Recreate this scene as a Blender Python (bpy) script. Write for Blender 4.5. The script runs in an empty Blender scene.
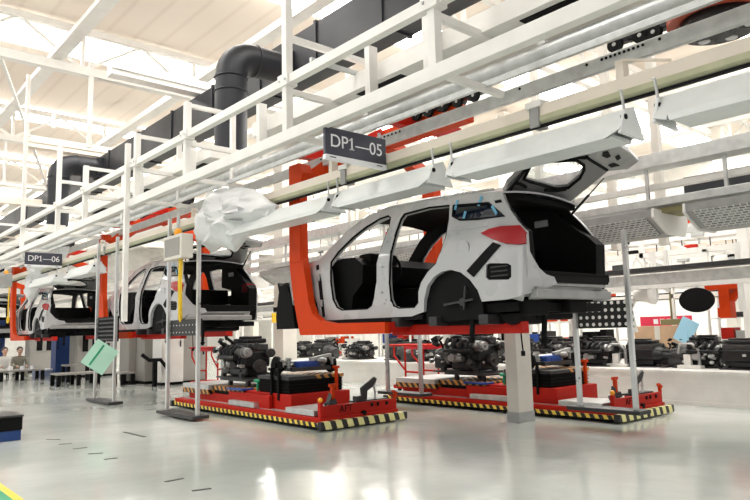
import bpy, bmesh, math, random
from mathutils import Vector, Matrix
random.seed(7)
scene = bpy.context.scene
COL = scene.collection
PI = math.pi
H = 1.3                      # camera height; world: +Y runs away along the assembly line, +X across the lanes
FPX = 660.0
PITCH, ROLL, YAW = math.radians(7.01), math.radians(-1.36), math.radians(40.98)

def cam_axes():
    cy, sy = math.cos(YAW), math.sin(YAW)
    fw = Vector((sy*math.cos(PITCH), cy*math.cos(PITCH), math.sin(PITCH)))
    rt = Vector((cy, -sy, 0)); up = rt.cross(fw)
    c, s = math.cos(ROLL), math.sin(ROLL)
    return c*rt + s*up, -s*rt + c*up, fw
RT, UP, FW = cam_axes()
CAM = Vector((0, 0, H))

def at(x, y, X=None, Y=None, Z=None):
    """a point of the photograph on a plane of the hall"""
    d = RT*((x-375)/FPX) - UP*((y-250)/FPX) + FW
    if X is not None: t = X/d.x
    elif Y is not None: t = Y/d.y
    else: t = (Z-H)/d.z
    return CAM + d*t

# ---------------------------------------------------------------- materials
def mat(name, col, rough=0.5, metal=0.0, emit=0.0, noise=0.0, nscale=6.0, spec=None, alpha=None, trans=0.0, coat=0.0):
    m = bpy.data.materials.new(name); m.use_nodes = True
    nt = m.node_tree; b = nt.nodes['Principled BSDF']
    c = (*col, 1.0)
    b.inputs['Base Color'].default_value = c
    b.inputs['Roughness'].default_value = rough
    b.inputs['Metallic'].default_value = metal
    if spec is not None: b.inputs['Specular IOR Level'].default_value = spec
    if trans: b.inputs['Transmission Weight'].default_value = trans
    if coat: b.inputs['Coat Weight'].default_value = coat
    if alpha is not None: b.inputs['Alpha'].default_value = alpha
    if emit:
        b.inputs['Emission Color'].default_value = c
        b.inputs['Emission Strength'].default_value = emit
    if noise:
        tc = nt.nodes.new('ShaderNodeTexCoord'); n = nt.nodes.new('ShaderNodeTexNoise')
        n.inputs['Scale'].default_value = nscale; n.inputs['Detail'].default_value = 5
        nt.links.new(tc.outputs['Object'], n.inputs['Vector'])
        r = nt.nodes.new('ShaderNodeValToRGB')
        r.color_ramp.elements[0].position = .3; r.color_ramp.elements[1].position = .7
        r.color_ramp.elements[0].color = (*[max(0, v*(1-noise)) for v in col], 1)
        r.color_ramp.elements[1].color = (*[min(1, v*(1+noise*.5)) for v in col], 1)
        nt.links.new(n.outputs['Fac'], r.inputs['Fac']); nt.links.new(r.outputs['Color'], b.inputs['Base Color'])
        mr = nt.nodes.new('ShaderNodeMapRange')
        mr.inputs['To Min'].default_value = max(.03, rough-.12); mr.inputs['To Max'].default_value = min(1, rough+.12)
        nt.links.new(n.outputs['Fac'], mr.inputs['Value']); nt.links.new(mr.outputs['Result'], b.inputs['Roughness'])
    return m

M = {}
def defm(k, *a, **kw): M[k] = mat(k, *a, **kw)
defm('white_paint', (.78, .76, .72), .42, noise=.08, nscale=3)
defm('cream_paint', (.76, .68, .58), .5, noise=.06, nscale=2)
defm('beige_paint', (.72, .68, .61), .55, noise=.08, nscale=2)
defm('grey_paint', (.40, .41, .40), .45, noise=.08)
defm('cabinet_grey', (.30, .285, .26), .5, noise=.06)
defm('galvanised', (.55, .56, .55), .38, .55, noise=.18, nscale=9)
defm('aluminium', (.62, .63, .62), .32, .7, noise=.08)
defm('steel_dark', (.035, .035, .036), .45, .3, noise=.2)
defm('orange', (.58, .046, .003), .5, spec=.15, noise=.08, nscale=4)
defm('red', (.46, .014, .006), .5, spec=.18, noise=.1, nscale=4)
defm('bright_red', (.62, .012, .025), .45)
defm('black', (.004, .004, .0045), .6, spec=.12)
defm('black_gloss', (.006, .006, .007), .3, noise=.1, spec=.3)
defm('rubber', (.005, .005, .005), .8, spec=.12)
defm('trim_black', (.0045, .0045, .0045), .65, noise=.3, nscale=12, spec=.12)
defm('engine_dark', (.012, .012, .013), .42, .2, noise=.6, nscale=14)
defm('engine_mid', (.07, .07, .07), .38, .5, noise=.3, nscale=16)
defm('engine_light', (.36, .36, .35), .34, .75, noise=.15, nscale=16)
defm('blue', (.008, .05, .28), .4)
defm('blue_cabinet', (.004, .035, .16), .45)
defm('car_white', (.45, .45, .455), .28, noise=.04, nscale=2, coat=.6)
defm('car_inner', (.17, .17, .17), .4, noise=.1)
defm('duct', (.011, .012, .017), .5, .1, noise=.12, nscale=2)
defm('yellow', (.80, .52, .02), .45)
defm('amber', (.95, .38, .01), .25)
defm('green_sheet', (.42, .68, .54), .6)
defm('green', (.01, .30, .14), .5)
defm('sign', (.05, .052, .075), .45)
defm('letter', (.86, .86, .88), .5)
defm('rail_green', (.44, .44, .29), .38, .25, noise=.12)
defm('cover', (.70, .72, .71), .45, noise=.05)
defm('plastic_bag', (.80, .80, .80), .35, noise=.05, trans=.12)
defm('cardboard', (.58, .38, .24), .75, noise=.08)
defm('banner', (.72, .03, .08), .6)
defm('skin', (.55, .34, .25), .55)
defm('hair', (.02, .016, .014), .6)
defm('shirt_white', (.65, .63, .6), .8)
defm('shirt_khaki', (.22, .21, .16), .8)
defm('trousers', (.05, .055, .075), .8)
defm('crate', (.36, .42, .60), .5)
defm('pale_blue', (.35, .62, .78), .4)
defm('tape_blue', (.14, .42, .62), .5)
defm('lamp_red', (.33, .002, .007), .25, spec=.3)
defm('tin', (.33, .33, .32), .4, .3, noise=.2, nscale=5)
defm('olive', (.22, .19, .08), .5)
defm('orange_disc', (.42, .07, .03), .5)
defm('led', (1, .99, .96), .5, emit=9.0)
defm('skylight', (1, .985, .95), .5, emit=7.5)

def glass(name, col, rough=.03):
    m = bpy.data.materials.new(name); m.use_nodes = True
    b = m.node_tree.nodes['Principled BSDF']
    b.inputs['Base Color'].default_value = (*col, 1); b.inputs['Roughness'].default_value = rough
    b.inputs['Transmission Weight'].default_value = 1.0; b.inputs['IOR'].default_value = 1.1
    return m
M['glass'] = glass('glass', (.82, .87, .88))
M['dark_glass'] = mat('dark_glass', (.008, .012, .025), .06, coat=1)

def stripes(name, a, b, period, axis=(1, 1, 1), ratio=.5, rough=.45):
    m = bpy.data.materials.new(name); m.use_nodes = True
    nt = m.node_tree; bs = nt.nodes['Principled BSDF']; bs.inputs['Roughness'].default_value = rough
    tc = nt.nodes.new('ShaderNodeTexCoord')
    d = nt.nodes.new('ShaderNodeVectorMath'); d.operation = 'DOT_PRODUCT'; d.inputs[1].default_value = axis
    nt.links.new(tc.outputs['Object'], d.inputs[0])
    q = nt.nodes.new('ShaderNodeMath'); q.operation = 'DIVIDE'; q.inputs[1].default_value = period
    nt.links.new(d.outputs['Value'], q.inputs[0])
    f = nt.nodes.new('ShaderNodeMath'); f.operation = 'FRACT'; nt.links.new(q.outputs[0], f.inputs[0])
    g = nt.nodes.new('ShaderNodeMath'); g.operation = 'GREATER_THAN'; g.inputs[1].default_value = ratio
    nt.links.new(f.outputs[0], g.inputs[0])
    mx = nt.nodes.new('ShaderNodeMix'); mx.data_type = 'RGBA'
    mx.inputs['A'].default_value = (*a, 1); mx.inputs['B'].default_value = (*b, 1)
    nt.links.new(g.outputs[0], mx.inputs['Factor']); nt.links.new(mx.outputs['Result'], bs.inputs['Base Color'])
    return m
M['hazard'] = stripes('hazard', (.008, .008, .008), (.85, .62, .08), .135, (1, -1, .55), .52)
M['hazard_front'] = stripes('hazard_front', (.008, .008, .008), (.85, .80, .36), .19, (1, 0, .35), .46)
M['hazard_small'] = stripes('hazard_small', (.006, .006, .006), (.55, .25, .05), .15, (1, -1, .9), .5)

def dots(name, scale, thr=.16):
    """round holes on a black plate, laid out on a square grid"""
    m = bpy.data.materials.new(name); m.use_nodes = True
    nt = m.node_tree; bs = nt.nodes['Principled BSDF']; bs.inputs['Roughness'].default_value = .5
    tc = nt.nodes.new('ShaderNodeTexCoord'); mp = nt.nodes.new('ShaderNodeVectorMath'); mp.operation = 'MULTIPLY'
    mp.inputs[1].default_value = (0, scale, scale); nt.links.new(tc.outputs['Object'], mp.inputs[0])
    fr = nt.nodes.new('ShaderNodeVectorMath'); fr.operation = 'FRACTION'; nt.links.new(mp.outputs[0], fr.inputs[0])
    sb = nt.nodes.new('ShaderNodeVectorMath'); sb.operation = 'SUBTRACT'; sb.inputs[1].default_value = (0, .5, .5)
    nt.links.new(fr.outputs[0], sb.inputs[0])
    ln = nt.nodes.new('ShaderNodeVectorMath'); ln.operation = 'LENGTH'; nt.links.new(sb.outputs[0], ln.inputs[0])
    g = nt.nodes.new('ShaderNodeMath'); g.operation = 'LESS_THAN'; g.inputs[1].default_value = thr*1.6
    nt.links.new(ln.outputs['Value'], g.inputs[0])
    mx = nt.nodes.new('ShaderNodeMix'); mx.data_type = 'RGBA'
    mx.inputs['A'].default_value = (.008, .008, .008, 1); mx.inputs['B'].default_value = (.85, .83, .80, 1)
    nt.links.new(g.outputs[0], mx.inputs['Factor']); nt.links.new(mx.outputs['Result'], bs.inputs['Base Color'])
    return m
M['dots'] = dots('dots', 11)
M['fine_dots'] = dots('fine_dots', 8.5, .06)

def grid_louvre(name):
    m = bpy.data.materials.new(name); m.use_nodes = True
    nt = m.node_tree; bs = nt.nodes['Principled BSDF']; bs.inputs['Roughness'].default_value = .4
    tc = nt.nodes.new('ShaderNodeTexCoord'); br = nt.nodes.new('ShaderNodeTexBrick')
    mp = nt.nodes.new('ShaderNodeMapping'); mp.inputs['Rotation'].default_value = (0, 0, PI/2)
    nt.links.new(tc.outputs['Object'], mp.inputs[0]); nt.links.new(mp.outputs[0], br.inputs['Vector'])
    br.inputs['Color1'].default_value = (.10, .10, .10, 1); br.inputs['Color2'].default_value = (.32, .32, .31, 1)
    br.inputs['Mortar'].default_value = (.62, .61, .59, 1); br.inputs['Scale'].default_value = 7.0
    br.inputs['Mortar Size'].default_value = .05; br.inputs['Brick Width'].default_value = .5; br.inputs['Row Height'].default_value = .3
    nt.links.new(br.outputs['Color'], bs.inputs['Base Color'])
    return m
M['louvre'] = grid_louvre('louvre')

def floor_mat():
    m = mat('epoxy_floor', (.50, .53, .505), .14)
    nt = m.node_tree; b = nt.nodes['Principled BSDF']
    tc = nt.nodes.new('ShaderNodeTexCoord')
    n1 = nt.nodes.new('ShaderNodeTexNoise'); n1.inputs['Scale'].default_value = .62; n1.inputs['Detail'].default_value = 6
    n2 = nt.nodes.new('ShaderNodeTexNoise'); n2.inputs['Scale'].default_value = 1.6; n2.inputs['Detail'].default_value = 3
    nt.links.new(tc.outputs['Object'], n1.inputs['Vector']); nt.links.new(tc.outputs['Object'], n2.inputs['Vector'])
    r = nt.nodes.new('ShaderNodeValToRGB')
    r.color_ramp.elements[0].position = .35; r.color_ramp.elements[0].color = (.43, .465, .435, 1)
    r.color_ramp.elements[1].position = .68; r.color_ramp.elements[1].color = (.54, .56, .53, 1)
    nt.links.new(n1.outputs['Fac'], r.inputs['Fac']); nt.links.new(r.outputs['Color'], b.inputs['Base Color'])
    mr = nt.nodes.new('ShaderNodeMapRange'); mr.inputs['To Min'].default_value = .07; mr.inputs['To Max'].default_value = .19
    nt.links.new(n1.outputs['Fac'], mr.inputs['Value']); nt.links.new(mr.outputs['Result'], b.inputs['Roughness'])
    bp = nt.nodes.new('ShaderNodeBump'); bp.inputs['Strength'].default_value = .035; bp.inputs['Distance'].default_value = .25
    nt.links.new(n2.outputs['Fac'], bp.inputs['Height']); nt.links.new(bp.outputs['Normal'], b.inputs['Normal'])
    b.inputs['Specular IOR Level'].default_value = .62
    return m
M['floor'] = floor_mat()

def roof_mat():
    m = mat('roof_sheet', (.80, .70, .60), .6)
    nt = m.node_tree; b = nt.nodes['Principled BSDF']
    tc = nt.nodes.new('ShaderNodeTexCoord'); w = nt.nodes.new('ShaderNodeTexWave')
    w.bands_direction = 'X'; w.inputs['Scale'].default_value = .45; w.inputs['Distortion'].default_value = 0
    nt.links.new(tc.outputs['Object'], w.inputs['Vector'])
    r = nt.nodes.new('ShaderNodeValToRGB'); r.color_ramp.elements[0].color = (.72, .625, .54, 1); r.color_ramp.elements[1].color = (.78, .69, .605, 1)  # cream tone has the warm light on the roof put in
    r.color_ramp.elements[0].position = .0; r.color_ramp.elements[1].position = .12
    nt.links.new(w.outputs['Fac'], r.inputs['Fac']); nt.links.new(r.outputs['Color'], b.inputs['Base Color'])
    return m
M['roof'] = roof_mat()

# ---------------------------------------------------------------- mesh helpers
class MB:
    def __init__(s): s.bm = bmesh.new()
    def box(s, x0, x1, y0, y1, z0, z1, bev=0, R=None, c=None):
        mt = Matrix.Translation(((x0+x1)/2, (y0+y1)/2, (z0+z1)/2))
        if R is not None: mt = mt @ R
        mt = mt @ Matrix.Diagonal((abs(x1-x0), abs(y1-y0), abs(z1-z0), 1))
        r = bmesh.ops.create_cube(s.bm, size=1, matrix=mt)
        if bev:
            es = list({e for v in r['verts'] for e in v.link_edges})
            bmesh.ops.bevel(s.bm, geom=es, offset=bev, segments=2, affect='EDGES', profile=.6)
        return s
    def cbox(s, c, sx, sy, sz, bev=0, R=None):
        return s.box(c[0]-sx/2, c[0]+sx/2, c[1]-sy/2, c[1]+sy/2, c[2]-sz/2, c[2]+sz/2, bev, R)
    def bar(s, p, q, w, h=None, bev=0):
        p = Vector(p); q = Vector(q); d = q-p; L = d.length
        if L < 1e-6: return s
        z = d.normalized(); ref = Vector((0, 0, 1)) if abs(z.z) < .95 else Vector((0, 1, 0))
        x = ref.cross(z).normalized(); y = z.cross(x)
        R = Matrix((x, y, z)).transposed().to_4x4()
        mt = Matrix.Translation((p+q)/2) @ R @ Matrix.Diagonal((w, h or w, L, 1))
        r = bmesh.ops.create_cube(s.bm, size=1, matrix=mt)
        if bev:
            bmesh.ops.bevel(s.bm, geom=list({e for v in r['verts'] for e in v.link_edges}), offset=bev, segments=1, affect='EDGES')
        return s
    def cyl(s, p, q, r, r2=None, seg=14, cap=True):
        p = Vector(p); q = Vector(q); d = q-p; L = d.length
        R = d.to_track_quat('Z', 'Y').to_matrix().to_4x4()
        bmesh.ops.create_cone(s.bm, cap_ends=cap, segments=seg, radius1=r, radius2=r if r2 is None else r2, depth=L,
                              matrix=Matrix.Translation((p+q)/2) @ R)
        return s
    def ball(s, c, r, sc=(1, 1, 1), seg=12):
        bmesh.ops.create_uvsphere(s.bm, u_segments=seg, v_segments=max(6, seg*2//3), radius=r,
                                  matrix=Matrix.Translation(c) @ Matrix.Diagonal((*sc, 1)))
        return s
    def ring(s, c, R, r, axis='y', seg=20, sub=8):
        vs = []
        for i in range(seg):
            a = 2*PI*i/seg
            for j in range(sub):
                b = 2*PI*j/sub
                u, v, w = (R+r*math.cos(b))*math.cos(a), (R+r*math.cos(b))*math.sin(a), r*math.sin(b)
                pt = {'x': (w, u, v), 'y': (u, w, v), 'z': (u, v, w)}[axis]
                vs.append(s.bm.verts.new(Vector(c)+Vector(pt)))
        for i in range(seg):
            for j in range(sub):
                s.bm.faces.new((vs[i*sub+j], vs[((i+1) % seg)*sub+j], vs[((i+1) % seg)*sub+(j+1) % sub], vs[i*sub+(j+1) % sub]))
        return s
    def tube(s, path, r, seg=8):
        pts = [Vector(p) for p in path]; rings = []
        rad = r if isinstance(r, (list, tuple)) else [r]*len(pts)
        prev = None
        for i, p in enumerate(pts):
            t = (pts[min(i+1, len(pts)-1)]-pts[max(i-1, 0)]).normalized()
            if prev is None:
                ref = Vector((0, 0, 1)) if abs(t.z) < .9 else Vector((1, 0, 0))
                x = ref.cross(t).normalized()
            else:
                x = (prev - t*prev.dot(t)).normalized()
            prev = x; y = t.cross(x)
            rings.append([s.bm.verts.new(p+(x*math.cos(2*PI*j/seg)+y*math.sin(2*PI*j/seg))*rad[i]) for j in range(seg)])
        for a, b in zip(rings, rings[1:]):
            for j in range(seg): s.bm.faces.new((a[j], a[(j+1) % seg], b[(j+1) % seg], b[j]))
        s.bm.faces.new(rings[0][::-1]); s.bm.faces.new(rings[-1])
        return s
    def prism(s, pts, axis, a, b):
        def mk(p, t): return {'x': (t, p[0], p[1]), 'y': (p[0], t, p[1]), 'z': (p[0], p[1], t)}[axis]
        A = [s.bm.verts.new(mk(p, a)) for p in pts]; B = [s.bm.verts.new(mk(p, b)) for p in pts]
        s.bm.faces.new(A); s.bm.faces.new(B[::-1]); n = len(pts)
        for i in range(n): s.bm.faces.new((A[i], B[i], B[(i+1) % n], A[(i+1) % n]))
        return s
    def grid(s, rows, closed=False):
        V = [[s.bm.verts.new(p) for p in r] for r in rows]
        for a, b in zip(V, V[1:]):
            n = len(a)
            for j in range(n if closed else n-1): s.bm.faces.new((a[j], a[(j+1) % n], b[(j+1) % n], b[j]))
        return s
    def build(s, name, m, parent=None, smooth=None, solid=0, origin=None, fix=True):
        bm = s.bm
        if fix: bmesh.ops.recalc_face_normals(bm, faces=bm.faces[:])
        if parent is not None:
            off = Vector((0, 0, 0)); p = parent
            while p is not None: off += p.location; p = p.parent
        elif origin is not None: off = Vector(origin)
        else:
            xs = [v.co for v in bm.verts]
            off = Vector(((min(v.x for v in xs)+max(v.x for v in xs))/2, (min(v.y for v in xs)+max(v.y for v in xs))/2, min(v.z for v in xs)))
        bmesh.ops.translate(bm, verts=bm.verts[:], vec=-off)
        me = bpy.data.meshes.new(name); bm.to_mesh(me); bm.free()
        if smooth:
            me.polygons.foreach_set('use_smooth', [True]*len(me.polygons))
            me.set_sharp_from_angle(angle=math.radians(smooth))
        o = bpy.data.objects.new(name, me); COL.objects.link(o)
        me.materials.append(M[m] if isinstance(m, str) else m)
        if parent is None: o.location = off
        else: o.parent = parent
        if solid:
            sd = o.modifiers.new('solid', 'SOLIDIFY'); sd.thickness = abs(solid); sd.offset = -1 if solid > 0 else 1
            if smooth: es = o.modifiers.new('edges', 'EDGE_SPLIT'); es.split_angle = math.radians(smooth)
        return o

def tag(o, label, cat=None, group=None, kind=None):
    if label: o['label'] = label
    if cat: o['category'] = cat
    if group: o['group'] = group
    if kind: o['kind'] = kind
    return o
def thing(name, label, cat, loc=(0, 0, 0), rz=0, group=None):
    o = bpy.data.objects.new(name, None); COL.objects.link(o)
    o.empty_display_size = .1; o.location = loc; o.rotation_euler = (0, 0, rz)
    return tag(o, label, cat, group)
def struct(o, label=None, cat=None):
    o['kind'] = 'structure'
    if label: o['label'] = label
    if cat: o['category'] = cat
    return o
def dup(root, loc, rz=0, label=None, group=None, scale=None):
    r = root.copy(); COL.objects.link(r); r.location = loc; r.rotation_euler = (0, 0, rz)
    if scale: r.scale = scale
    if label: r['label'] = label
    if group: r['group'] = group
    for ch in list(root.children):
        c = ch.copy(); COL.objects.link(c); c.parent = r
        for g in list(ch.children):
            d = g.copy(); COL.objects.link(d); d.parent = c
    return r
def text(name, body, size, loc, rot, m, parent, extr=.002, align='CENTER'):
    cu = bpy.data.curves.new(name, 'FONT'); cu.body = body; cu.size = size; cu.extrude = extr
    cu.align_x = align; cu.align_y = 'CENTER'; cu.materials.append(M[m])
    o = bpy.data.objects.new(name, cu); COL.objects.link(o)
    off = Vector((0, 0, 0)); p = parent
    while p is not None: off += p.location; p = p.parent
    bpy.context.view_layer.update()
    me = bpy.data.meshes.new_from_object(o.evaluated_get(bpy.context.evaluated_depsgraph_get()))
    me.name = name; bpy.data.objects.remove(o); bpy.data.curves.remove(cu)
    o = bpy.data.objects.new(name, me); COL.objects.link(o)
    if not me.materials: me.materials.append(M[m])
    o.parent = parent; o.location = Vector(loc)-off; o.rotation_euler = rot
    return o

# ---------------------------------------------------------------- camera, world, render look
cam = bpy.data.cameras.new('camera'); co = bpy.data.objects.new('camera', cam); COL.objects.link(co)
cam.sensor_width = 36; cam.sensor_fit = 'HORIZONTAL'; cam.lens = 36*FPX/750
co.matrix_world = Matrix(((RT.x, UP.x, -FW.x, CAM.x), (RT.y, UP.y, -FW.y, CAM.y), (RT.z, UP.z, -FW.z, CAM.z), (0, 0, 0, 1)))
cam.clip_start = .05; cam.clip_end = 300
scene.camera = co
vs = scene.view_settings
vs.view_transform = 'Standard'; vs.look = 'None'; vs.gamma = 1; vs.exposure = .62
try: vs.use_curve_mapping = False
except Exception: pass
w = bpy.data.worlds.new('world'); scene.world = w; w.use_nodes = True
bg = w.node_tree.nodes['Background']; bg.inputs[0].default_value = (1.0, .985, .96, 1); bg.inputs[1].default_value = .62
# ================================================================ the hall
def setting():
    b = MB(); b.box(-6, 34, -4, 60, -.1, 0); struct(b.build('floor', 'floor'), 'glossy pale grey green epoxy floor', 'floor')
    b = MB(); b.box(-6, 34, -4, 60, 9.3, 9.4); struct(b.build('ceiling', 'roof'), 'cream ribbed metal roof', 'ceiling')
    b = MB(); b.box(33.5, 33.8, -4, 60, 0, 9.3); struct(b.build('wall_right', 'white_paint'))
    b = MB(); b.box(-6, 34, 59, 59.3, 0, 9.3); struct(b.build('wall_back', 'white_paint'))
    # roof lights: long strips across the hall
    for i, y in enumerate((5.2, 11.5, 17.7, 24.5, 31.5, 39, 47)):
        b = MB(); b.box(-5, 33, y, y+1.35, 9.22, 9.29); struct(b.build('window_%d' % (i+1), 'skylight'))
    # trusses across the hall
    k = 0
    for y in (9.4, 16.9, 24.2, 31.5, 39.5, 48):
        b = MB()
        b.box(-5, 33, y-.11, y+.11, 7.9, 8.12); b.box(-5, 33, y-.08, y+.08, 9.0, 9.15)
        x = -4; up = True
        while x < 32:
            b.bar((x, y, 8.05), (x+1.5, y, 9.05), .07); b.bar((x+1.5, y, 9.05), (x+3, y, 8.05), .07); b.bar((x, y, 8.0), (x, y, 9.1), .09)
            x += 3
        k += 1; struct(b.build('trim_%d' % k, 'white_paint'), 'white steel roof truss', 'truss')
    for x in (1.2, 4.4, 7.9, 11.5, 15.5, 19.5, 24, 29):
        b = MB(); b.box(x-.09, x+.09, -3, 59, 8.2, 8.42); b.box(x-.16, x+.16, -3, 59, 8.19, 8.22)
        k += 1; struct(b.build('trim_%d' % k, 'white_paint'), 'white steel purlin', 'purlin')
    # sway bracing rods below the roof
    for (p, q) in (((3.2, 17, 7.9), (6.1, 24, 6.4)), ((6.2, 24, 6.4), (3.4, 31, 7.9)), ((8.5, 17, 7.9), (9.6, 24, 6.3)), ((1.5, 17, 8), (3.4, 24.2, 6.6)), ((4.8, 24.2, 6.4), (4.8, 24.2, 8)), ((6.9, 24.2, 6.4), (6.9, 24.2, 8))):
        b = MB(); b.bar(p, q, .07); k += 1; struct(b.build('trim_%d' % k, 'white_paint'))
    b = MB(); b.box(2.0, 20, 26.05, 26.35, 6.15, 6.4); k += 1; struct(b.build('trim_%d' % k, 'cream_paint'), 'cream steel tie beam', 'beam')
    b = MB(); b.box(3.0, 24, 33.05, 33.35, 5.9, 6.2); k += 1; struct(b.build('trim_%d' % k, 'cream_paint'), 'cream steel tie beam', 'beam')
    # crane beam and cream tie beams across the left of the hall
    for (pa, pb, yy, hh, m_) in (((112, 66), (205, 88), 13.6, .30, 'white_paint'), ((27, 140), (130, 165), 20.5, .34, 'cream_paint')):
        a, c_ = at(*pa, Y=yy), at(*pb, Y=yy); b = MB(); b.box(a.x, a.x+6, yy, yy+.3, a.z-hh*.5, a.z+hh*.5); b.box(a.x, a.x+6, yy-.03, yy, a.z-hh*.1, a.z-hh*.04)
        k += 1; struct(b.build('trim_%d' % k, m_), 'pale steel crane beam', 'beam')
    for px, y0_, X_ in ((89, 148, 5.2), (53, 128, 5.6)):
        p = at(px, y0_, X=X_); b = MB(); b.box(X_-.05, X_+.05, p.y-.05, p.y+.05, p.z, 8.3); k += 1; struct(b.build('trim_%d' % k, 'white_paint'), 'white roof dropper', 'dropper')
    # building columns
    def column(x, y, wx, wy, z, label, sk=True):
        b = MB(); b.box(x, x+wx, y, y+wy, 0, z, .012); c = struct(b.build('column', 'beige_paint'), label, 'column')
        if sk:
            b = MB(); b.box(x-.006, x+wx+.006, y-.006, y+wy+.006, 0, .14); b.build('plinth', 'grey_paint', c)
        return c
    column(7.55, 5.75, .34, .2, 2.6, 'square beige column with grey plinth between the two red carriers')
    c = column(9.2, 14.2, .42, .42, 9.2, 'beige building column behind the white bag, with yellow plate')
    b = MB(); p = at(275, 317, Y=14.2); b.box(p.x-.1, p.x+.14, 14.17, 14.2, p.z-.14, p.z+.1); b.build('notice_plate', 'yellow', c)
    b = MB(); b.box(9.19, 9.63, 14.17, 14.64, p.z+.14, p.z+.26); b.build('band', 'black', c)
    column(13.1, 4.6, .2, .2, 3.2, 'white steel post behind the engine bench', False).data.materials[0] = M['white_paint']
    for (x, y) in ((14.5, 21), (19, 14.5), (19, 24), (20, 34), (9.4, 30), (24, 9), (26, 20), (12, 40)):
        column(x, y, .35, .35, 9.2, 'beige building column deep in the hall')
    # low white wall that carries the engine bench
    b = MB(); b.box(10.9, 12.9, -2, 16.5, 0, .5); b.box(10.86, 12.9, -2, 16.5, .5, .545); b.box(10.89, 10.9, -2, 16.5, .30, .31); b.box(10.88, 10.9, -2, 16.5, 0, .06)
    struct(b.build('trim_80', 'white_paint'), 'low white wall of the engine bench', 'low wall')
    # floor markings
    for i, (a, c) in enumerate((((18, 438), (29, 438)),)):
        pass
    def strip(name, pts, m, z=.004):
        b = MB(); vs_ = [b.bm.verts.new((p.x, p.y, z)) for p in pts]; b.bm.faces.new(vs_)
        r_ = bmesh.ops.extrude_face_region(b.bm, geom=b.bm.faces[:]); bmesh.ops.translate(b.bm, verts=[g_ for g_ in r_['geom'] if isinstance(g_, bmesh.types.BMVert)], vec=(0, 0, -.003))
        return struct(b.build(name, m))
    e0, e1 = at(-3, 481, Z=0), at(24, 500, Z=0); u = (e1-e0).normalized(); nn = Vector((u.y, -u.x, 0))
    if nn.x > 0: nn = -nn
    wd = (at(13, 500, Z=0)-e1).dot(nn); wd = max(.05, abs(wd))
    strip('floor_marking', [e0-u*3, e1+u*1.5, e1+u*1.5+nn*wd, e0-u*3+nn*wd], 'yellow')
    strip('floor_marking', [e0-u*3+nn*wd, e1+u*1.5+nn*wd, e1+u*1.5+nn*1.5, e0-u*3+nn*1.5], 'green')
    for (x0, y0, x1, y1) in ((165, 482, 183, 478.5), (192, 491, 211, 488.5), (88, 454, 103, 453), (104, 459.5, 117, 458), (59, 444.5, 72, 443.5), (73, 449, 87, 447.5), (124, 432, 145, 437), (47, 439.5, 60, 439.5)):
        a = at(x0, y0, Z=0); c = at(x1, y1, Z=0); n = Vector((0, 0, 1)).cross((c-a).normalized())*.02
        strip('floor_marking', [a-n, c-n, c+n, a+n], 'steel_dark')
setting()
# ================================================================ car shells
CX, CY0, CZ0 = 6.02, 3.5, 1.46
def side_x(y, z):
    return 5.15 + max(0, z-2.1)**1.15*.36 + max(0, 1.75-z)*.10 + max(0, 4.15-y)**2*.30 + max(0, y-7.3)**2*.28
ARCH = [(5.16, 1.50), (5.14, 1.63), (5.07, 1.78), (4.97, 1.87), (4.85, 1.915), (4.72, 1.925), (4.58, 1.885), (4.46, 1.80), (4.37, 1.69), (4.33, 1.57)]
FARCH = [(7.86, 1.55), (7.85, 1.65), (7.78, 1.79), (7.66, 1.89), (7.5, 1.93), (7.34, 1.9), (7.2, 1.8), (7.13, 1.68), (7.11, 1.52)]
OUTER = [(4.02, 1.575), (3.86, 1.60), (3.80, 1.68), (3.775, 1.80), (3.765, 1.96), (3.765, 2.09), (3.79, 2.24), (3.87, 2.31), (4.0, 2.47), (4.10, 2.60), (4.15, 2.69),
         (4.34, 2.72), (4.74, 2.752), (5.37, 2.79), (5.93, 2.805), (6.22, 2.78), (6.46, 2.71), (6.71, 2.57), (6.94, 2.40), (7.12, 2.26), (7.5, 2.20), (7.85, 2.09), (8.08, 1.93), (8.13, 1.7), (8.05, 1.55)] \
    + FARCH + [(7.02, 1.455), (5.36, 1.455)] + ARCH
FD = [(6.85, 2.2), (6.74, 2.33), (6.52, 2.49), (6.28, 2.61), (6.05, 2.68), (5.90, 2.695), (5.835, 2.66), (5.82, 2.55), (5.87, 2.31), (5.905, 2.1), (5.915, 1.88), (5.97, 1.70), (6.03, 1.60), (6.12, 1.565), (6.62, 1.57), (6.72, 1.61), (6.79, 1.72), (6.83, 1.95)]
RD = [(5.60, 2.675), (5.645, 2.62), (5.675, 2.45), (5.69, 2.2), (5.70, 1.85), (5.69, 1.66), (5.65, 1.58), (5.56, 1.55), (5.30, 1.55), (5.235, 1.60), (5.22, 1.72), (5.17, 1.82), (5.06, 1.93), (4.93, 2.01), (4.86, 2.13), (4.82, 2.3), (4.83, 2.48), (4.87, 2.66), (5.2, 2.69)]
QW = [(4.80, 2.645), (4.30, 2.59), (4.05, 2.41), (4.40, 2.43), (4.66, 2.46), (4.78, 2.52)]
VENT = [(4.24, 1.93), (4.20, 1.945), (3.98, 1.925), (3.94, 1.90), (3.945, 1.79), (3.98, 1.765), (4.22, 1.78), (4.255, 1.81)]
SLOT = [(q.y, q.z) for q in (at(x_, y_, X=5.15) for x_, y_ in ((493, 242), (501, 245), (474, 277), (467, 271)))]
LAMP = [(4.31, 2.265), (4.20, 2.295), (4.06, 2.305), (3.84, 2.285), (3.78, 2.22), (3.765, 2.10), (3.84, 2.10), (3.98, 2.12), (4.16, 2.19)]

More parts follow.
